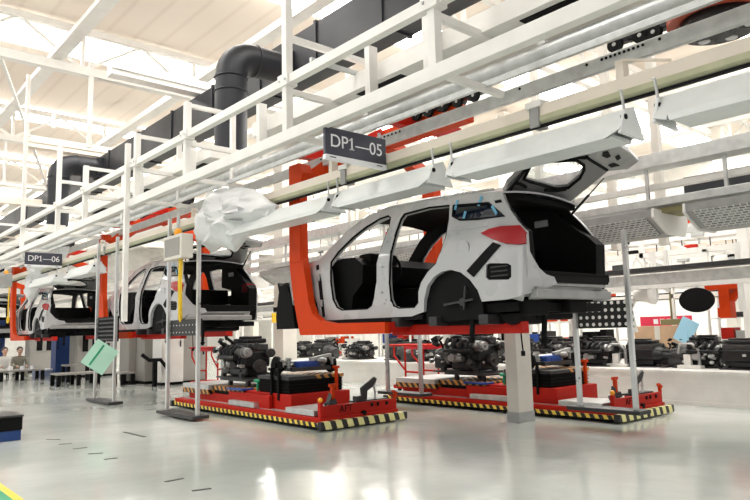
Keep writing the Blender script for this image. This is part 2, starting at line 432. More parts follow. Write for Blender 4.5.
def sheet(poly, holes, dx=0.0, mirror=False, cuts=True):
    b = MB(); bm = b.bm
    for loop in [poly]+holes:
        vs_ = [bm.verts.new((0, y, z)) for y, z in loop]
        for i in range(len(vs_)): bm.edges.new((vs_[i], vs_[(i+1) % len(vs_)]))
    bmesh.ops.triangle_fill(bm, use_beauty=True, use_dissolve=False, edges=bm.edges[:], normal=(1, 0, 0))
    if cuts:
        for z in [1.6+.12*i for i in range(10)]:
            bmesh.ops.bisect_plane(bm, geom=bm.verts[:]+bm.edges[:]+bm.faces[:], plane_co=(0, 0, z), plane_no=(0, 0, 1))
        for y in (3.7, 3.85, 4.0, 4.15, 7.4, 7.6, 7.8, 7.95, 8.05):
            bmesh.ops.bisect_plane(bm, geom=bm.verts[:]+bm.edges[:]+bm.faces[:], plane_co=(0, y, 0), plane_no=(0, 1, 0))
    for v in bm.verts:
        x = side_x(v.co.y, v.co.z)+dx
        v.co.x = 2*CX-x if mirror else x
    for f in bm.faces:
        f.normal_update()
    want = 1 if mirror else -1
    bad = [f for f in bm.faces if f.normal.x*want < 0]
    if bad: bmesh.ops.reverse_faces(bm, faces=bad)
    return b
def clip_low(loop, zc):
    out = []; n = len(loop)
    for i in range(n):
        a, c = loop[i], loop[(i+1) % n]
        if a[1] >= zc: out.append(a)
        if (a[1] >= zc) != (c[1] >= zc):
            t = (zc-a[1])/(c[1]-a[1]); out.append((a[0]+t*(c[0]-a[0]), zc))
    return out
def make_car():
    t = thing('car_shell', 'white doorless car body on the orange hanger under sign 05, nearest of the line', 'car body', (CX, CY0, CZ0), group='car bodies on the hangers')
    sheet(OUTER, [FD, RD, QW, VENT]).build('body_side', 'car_white', t, smooth=35, solid=.055, fix=False)
    hi = [clip_low(FD, 2.14), clip_low(RD, 2.12)]
    ROUT = [(max(y, 4.0) if z < 2.4 and y < 4.3 else y+(.1 if y < 4.2 else 0), z) for y, z in OUTER]
    sheet(ROUT, hi, mirror=True).build('body_side', 'car_white', t, smooth=35, solid=.03, fix=False)
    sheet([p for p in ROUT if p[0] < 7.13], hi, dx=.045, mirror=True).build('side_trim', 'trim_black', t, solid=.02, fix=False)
    # door seals round the near openings
    for loop in (FD, RD):
        b = MB(); pts = [(side_x(y, z)+.012, y, z) for y, z in loop]; b.tube(pts+pts[:1], .014, 6)
        b.build('door_seal', 'rubber', t, smooth=60)
    # inside skins of the near side, behind the openings
    b = MB(); b.box(5.22, 5.26, 4.0, 4.83, 1.6, 2.15); b.build('side_trim', 'trim_black', t)
    b = MB(); b.bm.free(); b.bm = bmesh.new()
    sheet([(7.16, 2.19), (7.105, 2.20), (7.02, 2.0), (6.985, 1.75), (6.98, 1.50), (7.03, 1.50), (7.05, 1.75), (7.09, 2.0)], [], dx=-.006, cuts=False).build('hinge_gap', 'black', t, solid=.01, fix=False)
    for z in (1.68, 2.02):
        y = 7.0+(z-1.5)*.13; b = MB(); b.box(5.13, 5.16, y-.03, y+.035, z-.045, z+.045, .008); b.cyl((5.13, y-.03, z-.04), (5.13, y-.03, z+.04), .012, seg=8); b.build('hinge', 'tin', t)
    b = MB(); b.box(5.19, 5.26, 5.2, 7.05, 1.42, 1.465); b.build('sill_gap_strip', 'black', t)  # black box standing in for the dark gap below the sill
    for loop, pts_ in (('b', ((5.78, 2.35), (5.80, 2.05), (5.82, 1.75))), ('a', ((5.80, 1.62), (5.76, 1.66)))):
        for y, z in pts_: b = MB(); x = side_x(y, z); b.cyl((x-.004, y, z), (x+.02, y, z), .018 if loop == 'b' else .012, seg=10); b.build('plug', 'tin', t)
    # roof
    prof = [(4.10, 2.685), (4.34, 2.72), (4.74, 2.752), (5.37, 2.79), (5.93, 2.805), (6.22, 2.78), (6.46, 2.71)]
    def roofrows(dz, ins=0):
        rows = []
        for y, z in prof:
            x0 = side_x(y, z)+ins; rows.append([(x0+(2*(CX-x0))*i/8, y, z+dz+.055*(1-(i/4-1)**2)) for i in range(9)])
        return rows
    MB().grid(roofrows(.0)).build('roof_skin', 'car_white', t, smooth=50, solid=.02)
    MB().grid(roofrows(-.05, .05)).build('headliner', 'trim_black', t, smooth=50)
    for sgn in (1, -1):
        b = MB()
        b.tube([(CX+sgn*(CX-side_x(y, z)-.09), y, z+.035) for y, z in prof[1:6]], .018, 6); b.build('roof_rail', 'aluminium', t, smooth=50)
    # windscreen frame and bonnet
    rows = []
    for y, z in ((7.02, 2.27), (7.4, 2.24), (7.8, 2.13), (8.06, 1.95)):
        x0 = side_x(y, z)+.02; rows.append([(x0+2*(CX-x0)*i/6, y, z+.04*(1-(i/3-1)**2)) for i in range(7)])
    MB().grid(rows).build('bonnet', 'car_white', t, smooth=50, solid=.02)
    b = MB(); x0 = side_x(8.05, 1.9)+.02
    b.box(x0, 2*CX-x0, 7.98, 8.10, 1.40, 1.95, .03); b.box(x0+.05, x0+.3, 8.06, 8.16, 1.44, 1.62, .02); b.cyl((x0+.06, 8.03, 1.95), (x0+.03, 8.05, 2.02), .05); b.prism([(7.75, 1.36), (8.22, 1.36), (8.24, 1.55), (8.16, 1.9), (8.2, 2.03), (8.1, 1.98), (7.98, 2.02), (7.85, 1.8)], 'x', 5.22, 5.42)
    b.build('front_module', 'trim_black', t)
    for x0, x1 in ((5.30, 5.8), (6.25, 6.72)): b = MB(); b.prism(FARCH, 'x', x0, x1); b.build('wheel_liner', 'black', t)
    # cabin
    b = MB(); b.prism([(6.95, 1.5), (6.98, 2.2), (6.75, 2.25), (6.5, 2.24), (6.34, 2.13), (6.36, 1.9), (6.55, 1.75), (6.6, 1.5)], 'x', 5.30, 6.76)
    b.box(5.45, 5.95, 6.38, 6.62, 2.14, 2.3, .05); b.box(6.0, 6.25, 5.6, 6.6, 1.5, 1.85, .04); b.ring((5.65, 6.22, 2.08), .18, .018, 'y')
    b.build('dashboard', 'trim_black', t, smooth=30)
    b = MB(); b.box(5.26, 6.78, 3.95, 7.9, 1.46, 1.55); b.box(5.5, 6.6, 4.2, 7.6, 1.38, 1.47, .03); b.build('floor_pan', 'black', t)
    b = MB(); b.box(5.34, 6.7, 4.84, 4.97, 1.55, 2.22, .04); b.box(5.3, 5.62, 4.25, 5.0, 1.55, 2.1, .05); b.build('seat_back', 'trim_black', t)
    # rear opening: trim and sill
    b = MB(); b.prism([(3.90, 1.78), (3.88, 2.20), (3.98, 2.30), (4.12, 2.40), (4.42, 2.66), (5.0, 2.68), (5.0, 2.28), (4.6, 2.2), (4.6, 1.6), (3.95, 1.6)], 'x', 6.62, 6.80); b.build('rear_side_trim', 'trim_black', t)
    b = MB(); p = at(541, 224, X=6.6); b.box(6.59, 6.62, p.y-.09, p.y+.09, p.z-.04, p.z+.04, .01); b.build('cargo_lamp', 'tin', t)
    b = MB(); b.prism([(3.82, 1.80), (3.84, 2.24), (3.94, 2.32), (4.14, 2.60), (4.22, 2.60), (4.06, 2.3), (4.04, 1.8)], 'x', 5.30, 5.40); b.build('rear_side_trim', 'trim_black', t)
    b = MB(); b.box(5.40, 6.64, 4.12, 4.26, 2.62, 2.70, .02); b.build('opening_seal', 'rubber', t)
    b = MB(); b.box(5.30, 6.76, 3.82, 3.95, 1.77, 1.86, .02); b.build('opening_seal', 'rubber', t)
    b = MB(); b.box(5.25, 6.62, 3.84, 3.98, 1.60, 1.765, .015); b.box(5.30, 6.60, 3.80, 3.84, 1.71, 1.74); b.build('rear_panel', 'tin', t)
    b = MB(); b.box(5.26, 6.60, 3.72, 3.82, 1.575, 1.665, .02); b.box(5.30, 5.42, 3.74, 3.86, 1.57, 1.69, .01); b.box(6.44, 6.56, 3.74, 3.86, 1.57, 1.69, .01); b.build('bumper_beam', 'tin', t)
    b = MB(); q = [at(x_, y_, Y=3.80) for x_, y_ in ((521, 246), (528, 250), (532, 258), (538, 268), (545, 274.5), (553, 277), (556, 284), (545, 288), (532, 293), (521, 295))]
    b.prism([(p.x, p.z) for p in q], 'y', 3.785, 3.84); b.build('rear_corner', 'car_white', t)
    b = MB(); q = [at(x_, y_, Y=3.83) for x_, y_ in ((547, 276), (606, 278), (606, 285), (549, 284))]; b.prism([(p.x, p.z) for p in q], 'y', 3.80, 3.86); b.build('opening_seal', 'black', t)
    # lamps, glass and details
    sheet(LAMP, [], dx=-.03, cuts=False).build('tail_lamp', 'lamp_red', t, solid=.05, fix=False, smooth=30)
    sheet(QW, [], dx=.01, cuts=False).build('quarter_glass', 'dark_glass', t, solid=.01, fix=False)
    b = MB(); pts = [(side_x(y, z)-.004, y, z) for y, z in QW]; b.tube(pts+pts[:1], .012, 6); b.build('glass_seal', 'rubber', t)
    sheet(SLOT, [], dx=-.012).build('seam_recess', 'black', t, solid=.01, fix=False)
    sheet(VENT, [], dx=.02, cuts=False).build('vent_grille', 'black', t, solid=.02, fix=False)
    for z in (1.815, 1.86, 1.905):
        b = MB(); b.box(5.165, 5.19, 3.99, 4.2, z-.006, z+.006); b.build('vent_slat', 'steel_dark', t)
    p = at(463.5, 248.5, X=5.17); x = side_x(p.y, p.z)
    b = MB(); b.ring((x-.001, p.y, p.z), .085, .006, 'x', 24, 6); b.cyl((x-.004, p.y, p.z), (x+.02, p.y, p.z), .08, seg=24); b.build('fuel_flap', 'car_white', t, smooth=30)
    b = MB(); b.tube([(side_x(y, z)-.002, y, z) for y, z in ((4.78, 2.37), (4.6, 2.365), (4.4, 2.35), (4.25, 2.33))], [.004, .012, .012, .004], 6); b.build('swage_line', 'car_white', t, smooth=60)
    for (x_, y_, a) in ((456.5, 205, .25), (480.5, 201, .35), (468, 217, .25), (498, 210.5, -.7)):
        p = at(x_, y_, X=5.32); x = side_x(p.y, p.z)
        b = MB(); b.cbox((x-.012, p.y, p.z), .006, .03, .11, R=Matrix.Rotation(a+.15, 4, 'X')); b.build('tape_strip', 'tape_blue', t)
    # wheel arch, suspension and exhaust
    b = MB(); b.prism([(5.16, 1.38)]+ARCH[:-1]+[(4.34, 1.40)], 'x', 5.21, 5.85); b.build('wheel_liner', 'black', t)
    b = MB(); b.prism(ARCH, 'x', 6.2, 6.80); b.build('wheel_liner', 'black', t)
    b = MB()
    b.cyl((5.3, 4.08, 1.45), (5.75, 4.08, 1.45), .12); b.box(6.0, 6.35, 3.86, 4.15, 1.44, 1.58, .03); b.bar((5.35, 4.75, 1.42), (6.8, 4.75, 1.42), .12, .1); b.bar((5.3, 5.0, 1.40), (5.35, 4.15, 1.46), .09, .07)
    b.box(5.3, 5.7, 3.9, 4.3, 1.42, 1.58, .02); b.bar((5.4, 4.75, 1.4), (5.5, 6.5, 1.42), .07); b.tube([(5.6, 3.95, 1.42), (5.7, 4.4, 1.36), (5.8, 5.4, 1.38), (6.0, 6.8, 1.42)], .035)
    b.box(5.32, 5.5, 4.2, 5.1, 1.34, 1.44, .02); b.build('suspension', 'trim_black', t)
    b = MB(); b.cyl((5.3, 4.60, 1.58), (5.17, 4.60, 1.58), .04); b.bar((5.18, 4.86, 1.56), (5.18, 4.45, 1.60), .022); b.bar((5.18, 4.58, 1.5), (5.18, 4.55, 1.74), .02); b.build('wheel_hub', 'steel_dark', t)
    for (x_, y0, y1, X) in ((473, 300, 337, 5.25), (545, 300, 340, 5.7)):
        a = at(x_, y0, X=X); c = at(x_-1, y1, X=X); b = MB(); b.cyl(a, c, .028); b.cyl(c, c-Vector((0, 0, .06)), .05, .02); b.build('strut', 'black', t)
    a = at(520, 322, X=5.6); b = MB(); b.tube([a, a+Vector((0, -.01, -.18)), a+Vector((.0, -.02, -.30))], .008); b.cbox(a+Vector((0, -.02, -.32)), .03, .03, .05); b.build('cable', 'black', t)
    # tailgate, swung up
    hp = Vector((6.02, 4.30, 2.725)); d = Vector((0, -1.12, .33)).normalized(); n = Vector((1, 0, 0)).cross(d)
    def pl(x_, y_, off=0):
        r = RT*((x_-375)/FPX) - UP*((y_-250)/FPX) + FW
        return CAM + r*((hp+n*off-CAM).dot(n)/r.dot(n))
    def gate_sheet(out, holes, off, thick, name, m, par):
        b = MB(); bm = b.bm
        for loop in [out]+holes:
            vs_ = [bm.verts.new(pl(x_, y_, off)) for x_, y_ in loop]
            for i in range(len(vs_)): bm.edges.new((vs_[i], vs_[(i+1) % len(vs_)]))
        bmesh.ops.triangle_fill(bm, use_beauty=True, edges=bm.edges[:], normal=n)
        r = bmesh.ops.extrude_face_region(bm, geom=bm.faces[:])
        bmesh.ops.translate(bm, verts=[e for e in r['geom'] if isinstance(e, bmesh.types.BMVert)], vec=n*thick)
        return b.build(name, m, par)
    GO = [(504, 193), (508, 184), (528, 165), (554, 159.5), (576, 155), (597, 148), (608, 145), (618, 145), (630, 152), (639, 161), (628, 169), (608, 171), (590, 186), (570, 202), (560, 206), (530, 202)]
    GH = [(531, 164.5), (524, 179), (530, 181.5), (556, 188.5), (568, 188), (580, 178), (584, 170), (583.5, 165), (576, 160), (554, 161)]
    up = 1 if n.z > 0 else -1
    gt = gate_sheet(GO, [GH], 0, up*.05, 'tailgate', 'car_inner', t)
    gate_sheet(GH, [], up*.02, up*.008, 'tailgate_glass', 'glass', gt)
    b = MB(); b.tube([pl(x_, y_, -up*.008) for x_, y_ in GH+GH[:1]], .018, 6); b.build('glass_seal', 'rubber', gt, smooth=60)
    gate_sheet([(588, 153.5), (608, 145.5), (618, 145.5), (629.5, 152), (638, 161), (628, 168.5), (609, 170), (596, 166), (590, 160)], [], -up*.012, -up*.004, 'lower_skin', 'tin', gt)
    for hole in ([(603, 152), (608, 151), (611, 156), (607, 158), (602, 156)], [(615, 157), (619, 154.5), (621, 158), (617, 160.5)], [(608, 165), (614, 163), (620, 165.5), (611, 167.5)]):
        gate_sheet(hole, [], -up*.022, -up*.004, 'recess', 'black', gt)
    for path in ([(506, 199), (513, 185), (528, 166)], [(566, 189.5), (556, 191), (545, 190)], [(514, 183), (520, 184), (526, 187)], [(554, 159), (566, 157), (576, 157.5), (586, 158)], [(586, 157), (597, 164), (607, 170)]):
        b = MB(); b.tube([pl(x_, y_, -up*.02) for x_, y_ in path], .017, 6); b.build('wiring', 'rubber', gt, smooth=60)
    b = MB(); a = at(571, 215, X=6.6); c = pl(604, 178); b.tube([a, a.lerp(c, .55), a.lerp(c, .56), c], [.014, .014, .008, .008], 8); b.build('gas_strut', 'black_gloss', t, smooth=60)
    a = Vector((5.42, 4.2, 2.66)); c = pl(525, 169); b = MB(); b.tube([a, c], .012, 8); b.build('gas_strut', 'black_gloss', t, smooth=60)
    return t
car = make_car()
PITCH2, PITCH3, PITCH4 = 7.55, 16.2, 25.5
def right_lamp(c):
    b = MB(); b.prism([(6.62, 2.12), (6.62, 2.30), (6.82, 2.27), (6.84, 2.14)], 'y', 3.95, 4.15); o = b.build('tail_lamp', 'lamp_red', car); o.parent = c
right_lamp(dup(car, (CX, CY0+PITCH2, CZ0), label='white doorless car body second in line, behind the hanging control box'))
dup(car, (CX, CY0+PITCH3, CZ0), label='white doorless car body third in line, below sign 06')
dup(car, (CX, CY0+PITCH4, CZ0), label='white doorless car body farthest along the line')

# ---------------------------------------------------------------- hangers
def make_hanger():
    t = thing('car_hanger', 'orange C-shaped hanger holding the nearest car body under sign 05', 'hanger', (CX, 5.6, 1.26), group='orange hangers on the overhead rail')
    b = MB()
    out = [(7.54, 3.3), (7.54, 2.2), (7.47, 1.8), (7.31, 1.27), (5.62, 1.27), (5.62, 1.40), (6.6, 1.41), (6.86, 1.45), (7.02, 1.54), (7.10, 1.68), (7.16, 1.95), (7.24, 2.3), (7.27, 3.3)]
    b.prism(out, 'x', 5.0, 5.10); b.box(4.99, 5.11, 7.265, 7.53, 2.25, 3.32)
    b.build('side_arm', 'orange', t)
    b = MB(); b.box(5.36, 5.48, 4.0, 5.9, 1.245, 1.365, .01); b.box(5.06, 5.48, 5.6, 5.75, 1.28, 1.40); b.build('lower_arm', 'red', t)
    b = MB(); b.prism([(7.54, 3.28), (7.28, 3.28), (7.2, 3.45), (7.3, 3.6), (7.54, 3.6)], 'x', 5.0, 5.18)
    b.bar((5.1, 7.4, 3.3), (5.75, 6.95, 3.88), .16, .2); b.build('knee', 'orange', t)
    b = MB(); b.box(5.92, 6.22, 5.2, 8.4, 3.86, 4.06, .02); b.build('top_beam', 'orange', t)
    b = MB(); b.bar((5.55, 7.4, 3.7), (5.95, 6.6, 4.0), .14, .16); b.bar((5.3, 6.0, 4.0), (6.8, 6.0, 4.0), .14, .16); b.bar((5.2, 7.9, 3.95), (6.0, 7.9, 3.98), .14, .18); b.build('cross_arm', 'red', t)
    b = MB(); b.box(7.28, 7.46, 6.98, 7.22, 1.3, 3.7, .01); b.bar((7.37, 7.1, 3.6), (6.1, 6.7, 3.95), .16, .2); b.build('far_arm', 'orange', t)
    b = MB(); b.box(7.2, 7.38, 5.7, 7.1, 1.26, 1.40, .01); b.build('lower_arm', 'red', t)
    for y in (5.4, 6.3, 7.6):
        b = MB(); b.cyl((5.98, y, 4.22), (5.90, y, 4.22), .09); b.cyl((6.16, y, 4.22), (6.24, y, 4.22), .09); b.box(5.98, 6.16, y-.1, y+.1, 4.04, 4.34, .01); b.build('trolley', 'black_gloss', t)
    for y in (4.3, 5.0, 5.6):
        b = MB(); b.box(5.14, 5.4, y-.06, y+.06, 1.34, 1.44, .01); b.build('locating_pad', 'steel_dark', t)
    return t
hanger = make_hanger()
HY = 5.6
for dy, lb in ((7.75, 'orange C-shaped hanger under the second car body, beside the black louvred gate'), (16.0, 'orange C-shaped hanger holding the third car body under sign 06'), (25.3, 'orange C-shaped hanger farthest along the line')):
    dup(hanger, (CX, HY+dy, 1.26), label=lb)
# ================================================================ engines, axles and red floor carriers
def make_engine(name, label, seed, loc=(0, 0, 0), group=None, blue=False):
    """an engine with its gearbox, about .95 m long along local y, standing on its base"""
    r = random.Random(seed)
    t = thing(name, label, 'engine', (0, 0, 0), group=group)
    b = MB(); b.box(-.20, .20, -.28, .26, .18, .44, .03); b.box(-.17, .17, -.26, .24, .04, .18, .03)
    for i in range(5): b.box(-.215, -.195, -.24+i*.1, -.19+i*.1, .2, .42, .006)
    b.build('block', 'engine_dark', t)
    b = MB(); b.box(-.16, .18, -.27, .25, .44, .56, .02, R=Matrix.Rotation(.08, 4, 'Y'))
    for i in range(4): b.cyl((-.02, -.2+i*.13, .55), (-.02, -.2+i*.13, .64), .035)
    b.build('cylinder_head', 'engine_mid', t)
    b = MB(); b.box(-.13, .17, -.24, .22, .56, .64, .03); b.box(-.1, .12, -.2, .1, .63, .68, .02); b.build('engine_cover', 'black_gloss', t)
    b = MB()
    for i in range(4): b.tube([(-.18, -.2+i*.13, .5), (-.28, -.2+i*.13, .53), (-.34, -.18+i*.12, .45), (-.32, -.12+i*.09, .36)], .03, 7)
    b.cyl((-.32, -.25, .35), (-.32, .22, .35), .045, seg=10); b.build('intake_manifold', 'black_gloss', t, smooth=50)
    b = MB(); b.cyl((0, .26, .27), (0, .38, .27), .22, .17, 18); b.cyl((0, .38, .27), (0, .60, .25), .16, .11, 16); b.box(-.14, .12, .34, .58, .05, .22, .03)
    for a in range(8): b.bar((.21*math.cos(a*PI/4), .26, .27+.21*math.sin(a*PI/4)), (.12*math.cos(a*PI/4), .55, .25+.12*math.sin(a*PI/4)), .02)
    b.build('gearbox', 'engine_mid' if seed % 2 else 'engine_dark', t, smooth=30)
    for (x, z, rad, m) in ((0, .2, .10, 'engine_mid'), (-.19, .42, .065, 'engine_light'), (.17, .40, .07, 'steel_dark'), (-.05, .52, .05, 'engine_mid')):
        b = MB(); b.cyl((x, -.36, z), (x, -.30, z), rad, seg=20); b.cyl((x, -.38, z), (x, -.36, z), rad*.3, seg=10); b.ring((x, -.35, z), rad*.9, .012, 'y', 20, 5); b.cyl((x, -.30, z), (x, -.26, z), rad*.35); b.build('pulley', m, t, smooth=40)
    b = MB(); b.cyl((-.2, -.3, .42), (-.2, -.12, .42), .085, seg=16); b.cyl((-.2, -.12, .42), (-.2, -.08, .42), .06, seg=16); b.build('alternator', 'engine_light', t, smooth=40)
    b = MB(); b.ball((-.27, .08, .24), .085, (1, 1.1, 1)); b.cyl((-.27, .08, .24), (-.36, .08, .24), .06); b.cyl((-.27, -.05, .22), (-.27, .08, .22), .05); b.build('turbocharger', 'engine_light', t, smooth=50)
    for i in range(5):
        p = [(r.uniform(-.28, -.15), r.uniform(-.25, .4), r.uniform(.3, .66)) for _ in range(2)]
        q = Vector(p[0]).lerp(Vector(p[1]), .5)+Vector((-.08, 0, r.uniform(-.05, .12)))
        b = MB(); b.tube([p[0], Vector(p[0]).lerp(q, .6)+Vector((0, 0, .03)), q, Vector(p[1]).lerp(q, .6), p[1]], r.uniform(.012, .024), 7)
        b.build('hose', r.choice(['rubber', 'rubber', 'engine_light', 'black_gloss']), t, smooth=60)
    for i in range(14):
        c = (r.choice([-.24, -.26, -.22, r.uniform(-.2, .2)]), r.uniform(-.3, .52), r.uniform(.12, .66)); s_ = r.uniform(.03, .09)
        b = MB(); b.cbox(c, s_, s_*r.uniform(.6, 1.8), s_*r.uniform(.5, 1.4), .006, Matrix.Rotation(r.uniform(-.8, .8), 4, 'X'))
        b.build('bracket', r.choice(['engine_light', 'engine_mid', 'black_gloss', 'aluminium', 'engine_dark']), t)
    for i in range(6):
        y_, z_ = r.uniform(-.27, .5), r.uniform(.12, .6); b = MB(); b.cyl((-.25, y_, z_), (-.29, y_, z_), r.uniform(.015, .035), seg=10); b.build('bolt', 'aluminium', t, smooth=40)
    b = MB()
    for sx in (-.2, .2):
        for sy in (-.2, .35): b.box(sx-.03, sx+.03, sy-.03, sy+.03, 0, .08)
    b.box(-.25, .25, -.3, .5, 0, .025); b.build('carrier_plate', 'steel_dark', t)
    if blue:
        b = MB(); b.box(-.36, -.22, -.05, .25, .04, .14, .02); b.build('oil_pan', 'blue', t)
    t.location = loc
    return t

def make_axle(label, loc):
    t = thing('rear_axle', label, 'rear axle', (0, 0, 0), group='rear axles on the red carriers')
    b = MB(); b.cyl((-.5, 0, .12), (.5, 0, .12), .035); b.bar((-.55, .12, .10), (.55, .12, .10), .07, .05); b.bar((-.45, -.2, .08), (.45, -.2, .08), .06); b.bar((-.35, -.2, .08), (-.35, .3, .08), .06); b.bar((.35, -.2, .08), (.35, .3, .08), .06)
    b.build('subframe', 'steel_dark', t)
    b = MB(); b.cyl((-.5, .02, .19), (.52, .02, .19), .022); b.build('cross_tube', 'aluminium', t)
    for s_ in (-1, 1):
        b = MB(); b.cyl((s_*.66, 0, .14), (s_*.60, 0, .14), .15, seg=22); b.cyl((s_*.60, 0, .14), (s_*.52, 0, .14), .09, seg=16); b.cyl((s_*.70, 0, .14), (s_*.66, 0, .14), .06, seg=12)
        h = b.build('brake_disc', 'trim_black', t, smooth=40)
        b = MB(); b.box(s_*.6-.05, s_*.6+.05, -.13, -.05, .12, .24, .015); b.build('caliper', 'engine_light', h)
        b = MB(); b.tube([(s_*.5, .05, .15), (s_*.45, .25, .10), (s_*.4, .42, .10)], .03); b.build('trailing_arm', 'engine_dark', t, smooth=50)
        b = MB(); b.cyl((s_*.38, -.02, .08), (s_*.38, -.02, .26), .05, seg=12)
        for k in range(4): b.ring((s_*.38, -.02, .1+k*.045), .055, .012, 'z', 16, 6)
        b.build('coil_spring', 'engine_light', t, smooth=50)
    b = MB(); b.box(-.24, .26, -.14, .05, .05, .20, .03); b.box(-.1, .05, -.15, -.13, .1, .16, .005); b.build('tank', 'blue', t)
    b = MB(); b.ball((.3, -.12, .2), .1, (1.3, 1, .6)); b.bar((.05, -.1, .22), (.5, -.16, .28), .07, .05); b.build('shield', 'engine_light', t, smooth=50)
    t.location = loc
    return t

def make_agv():
    t = thing('floor_carrier', 'red floor carrier with hazard striped rim lettered AFT, in front of the square column', 'floor carrier', (6.0, 7.26, 0), group='red floor carriers')
    X, Y = 6.0, 7.26
    def bx(name, m, x0, x1, y0, y1, z0, z1, bev=0, par=None): b = MB(); b.box(X+x0, X+x1, Y+y0, Y+y1, z0, z1, bev); return b.build(name, m, par or t)
    bx('chassis', 'black', -.70, .70, .02, 4.58, .02, .06)
    bx('deck', 'red', -.69, .69, .01, 4.59, .06, .165, .01)
    for s_ in (-1, 1): bx('rim', 'hazard', s_*.72-.018, s_*.72+.018, .0, 4.6, .05, .105, .006)
    for y in (-.03, 4.59): bx('end_rim', 'hazard_front', -.76, .80, y-.04, y+.05, .02, .125, .012)
    bx('deck_plate', 'galvanised', -.6, .6, .3, 4.4, .165, .172)
    bx('step_plate', 'galvanised', -.67, -.1, .22, .92, .172, .25, .008)
    bx('step_plate', 'galvanised', -.67, -.25, 1.8, 2.6, .172, .25, .008)
    e = bx('end_plate', 'red', -.68, .70, .05, .09, .12, .315, .008)
    bx('end_box', 'red', .1, .66, .09, .32, .165, .30, .01)
    text('lettering', 'AFT', .13, (X-.25, Y+.047, .25), (PI/2, 0, 0), 'black', e)
    for x in (.22, .33, .5):
        b = MB(); b.box(X+x-.02, X+x+.02, Y+.035, Y+.05, .24, .29, .004); b.build('hook_slot', 'black', e)
    b = MB(); b.cyl((X+.05, Y+.04, .17), (X+.05, Y-.0, .17), .035); b.build('tow_socket', 'black', e)
    b = MB(); b.box(X-.70, X-.65, Y+.03, Y+.09, .12, .37, .006); b.build('corner_post', 'red', t)
    b = MB(); b.ball((X-.675, Y+.06, .40), .035); b.build('knob', 'amber', t, smooth=60)
    b = MB(); b.box(X+.66, X+.70, Y+.05, Y+.09, .31, .38); b.cbox((X+.68, Y+.07, .40), .09, .05, .035, R=Matrix.Rotation(.5, 4, 'Y')); b.build('corner_post', 'orange', t)
    # lift for the axle
    bx('lift_base', 'red', -.50, .60, 1.02, 2.35, .165, .40, .01)
    b = MB(); b.cyl((X-.505, Y+2.1, .29), (X-.49, Y+2.1, .29), .06); b.build('port', 'black', t)
    bx('guard_panel', 'red', -.58, -.52, 1.5, 2.75, .17, .37, .008)
    lb = bx('lift_bellows', 'rubber', -.46, .54, 1.14, 1.98, .40, .61, .01)
    for k in range(4): bx('fold', 'black', -.472, .552, 1.128, 1.992, .425+k*.05, .432+k*.05, 0, lb)
    bx('lift_top', 'hazard_small', .0, .56, 1.12, 2.0, .60, .655, .006); bx('lift_top', 'steel_dark', -.48, .0, 1.12, 2.0, .60, .655, .006)
    for (x, y) in ((-.5, 1.55), (-.5, 1.35), (.38, 1.08)):
        b = MB(); b.bar((X+x, Y+y, .3), (X+x, Y+y, .75), .04); b.cbox((X+x, Y+y, .76), .08, .08, .04); b.build('support_post', 'black' if x < 0 else 'orange', t)
    # clamps at the end
    b = MB(); b.bar((X-.40, Y+.16, .17), (X-.38, Y+.18, .56), .045); b.cbox((X-.38, Y+.18, .57), .1, .05, .04); b.build('clamp_post', 'orange', t)
    b = MB(); b.bar((X-.54, Y+.14, .2), (X-.38, Y+.2, .45), .06); b.bar((X-.62, Y+.16, .19), (X-.2, Y+.16, .19), .06, .03); b.bar((X-.5, Y+.2, .3), (X-.36, Y+.12, .36), .07); b.build('clamp_arm', 'steel_dark', t)
    b = MB(); b.prism([(X+.14, .32), (X+.12, .50), (X+.38, .64), (X+.42, .60), (X+.34, .5), (X+.24, .45), (X+.22, .32)], 'y', Y+.16, Y+.19); b.build('bracket', 'steel_dark', t)
    b = MB(); b.tube([(X+.42, Y+.18, .62), (X+.38, Y+.18, .5), (X+.42, Y+.2, .40), (X+.4, Y+.2, .31)], .018); b.build('clamp_lever', 'galvanised', t)
    b = MB(); b.box(X+.0, X+.6, Y+.13, Y+.3, .30, .325); b.cbox((X+.05, Y+.15, .36), .12, .1, .07, .01); b.build('clamp_plate', 'steel_dark', t)
    # lift for the engine
    bx('engine_lift_base', 'red', -.52, .52, 2.4, 4.35, .165, .30, .01)
    bx('engine_lift', 'black', -.50, .50, 2.4, 3.40, .30, .42, .01)
    bx('engine_lift_rim', 'hazard_small', -.53, .53, 2.37, 3.43, .36, .43, .006)
    bx('side_lift', 'hazard_small', -.60, .50, 3.45, 4.45, .28, .36, .006)
    bx('side_table', 'galvanised', -.60, .50, 3.45, 4.45, .36, .44, .008)
    b = MB(); b.box(X-.60, X-.38, Y+2.3, Y+2.8, .40, .43, .01); b.build('drip_tray', 'blue', t)
    b = MB(); b.bar((X-.45, Y+2.05, .38), (X-.45, Y+2.05, .56), .03); b.ball((X-.45, Y+2.0, .56), .04, (1, 1, .7)); b.ball((X-.45, Y+2.1, .56), .04, (1, 1, .7)); b.build('hand_knob', 'green', t, smooth=50)
    b = MB()
    for x in (-.3, .3):
        for y in (2.6, 3.2): b.bar((X+x, Y+y, .42), (X+x, Y+y, .53), .06)
    b.box(X-.4, X+.4, Y+2.45, Y+3.4, .52, .55); b.build('engine_cradle', 'steel_dark', t)
    return t
make_agv()
c = dup(bpy.data.objects['floor_carrier'], (9.0, 4.72, 0), label='red floor carrier behind the square column, nearer the white engine bench')
for ch in c.children:
    if ch.name.split('.')[0] in ('lift_base', 'lift_bellows', 'lift_top', 'support_post'): ch.location.x -= .04
A1 = make_axle('rear axle with brake discs and blue tank on the carrier lettered AFT before the column', (6.1, 8.8, .66))
A2 = make_axle('rear axle with blue tank on the carrier behind the square column', (9.0, 6.25, .66))
A1.scale = A2.scale = (.82, .9, 1)
EG = 'engines set on the red carriers'
e1 = make_engine('engine', 'dark engine with gearbox on the red carrier before the square column', 1, (5.95, 10.3, .55), EG)
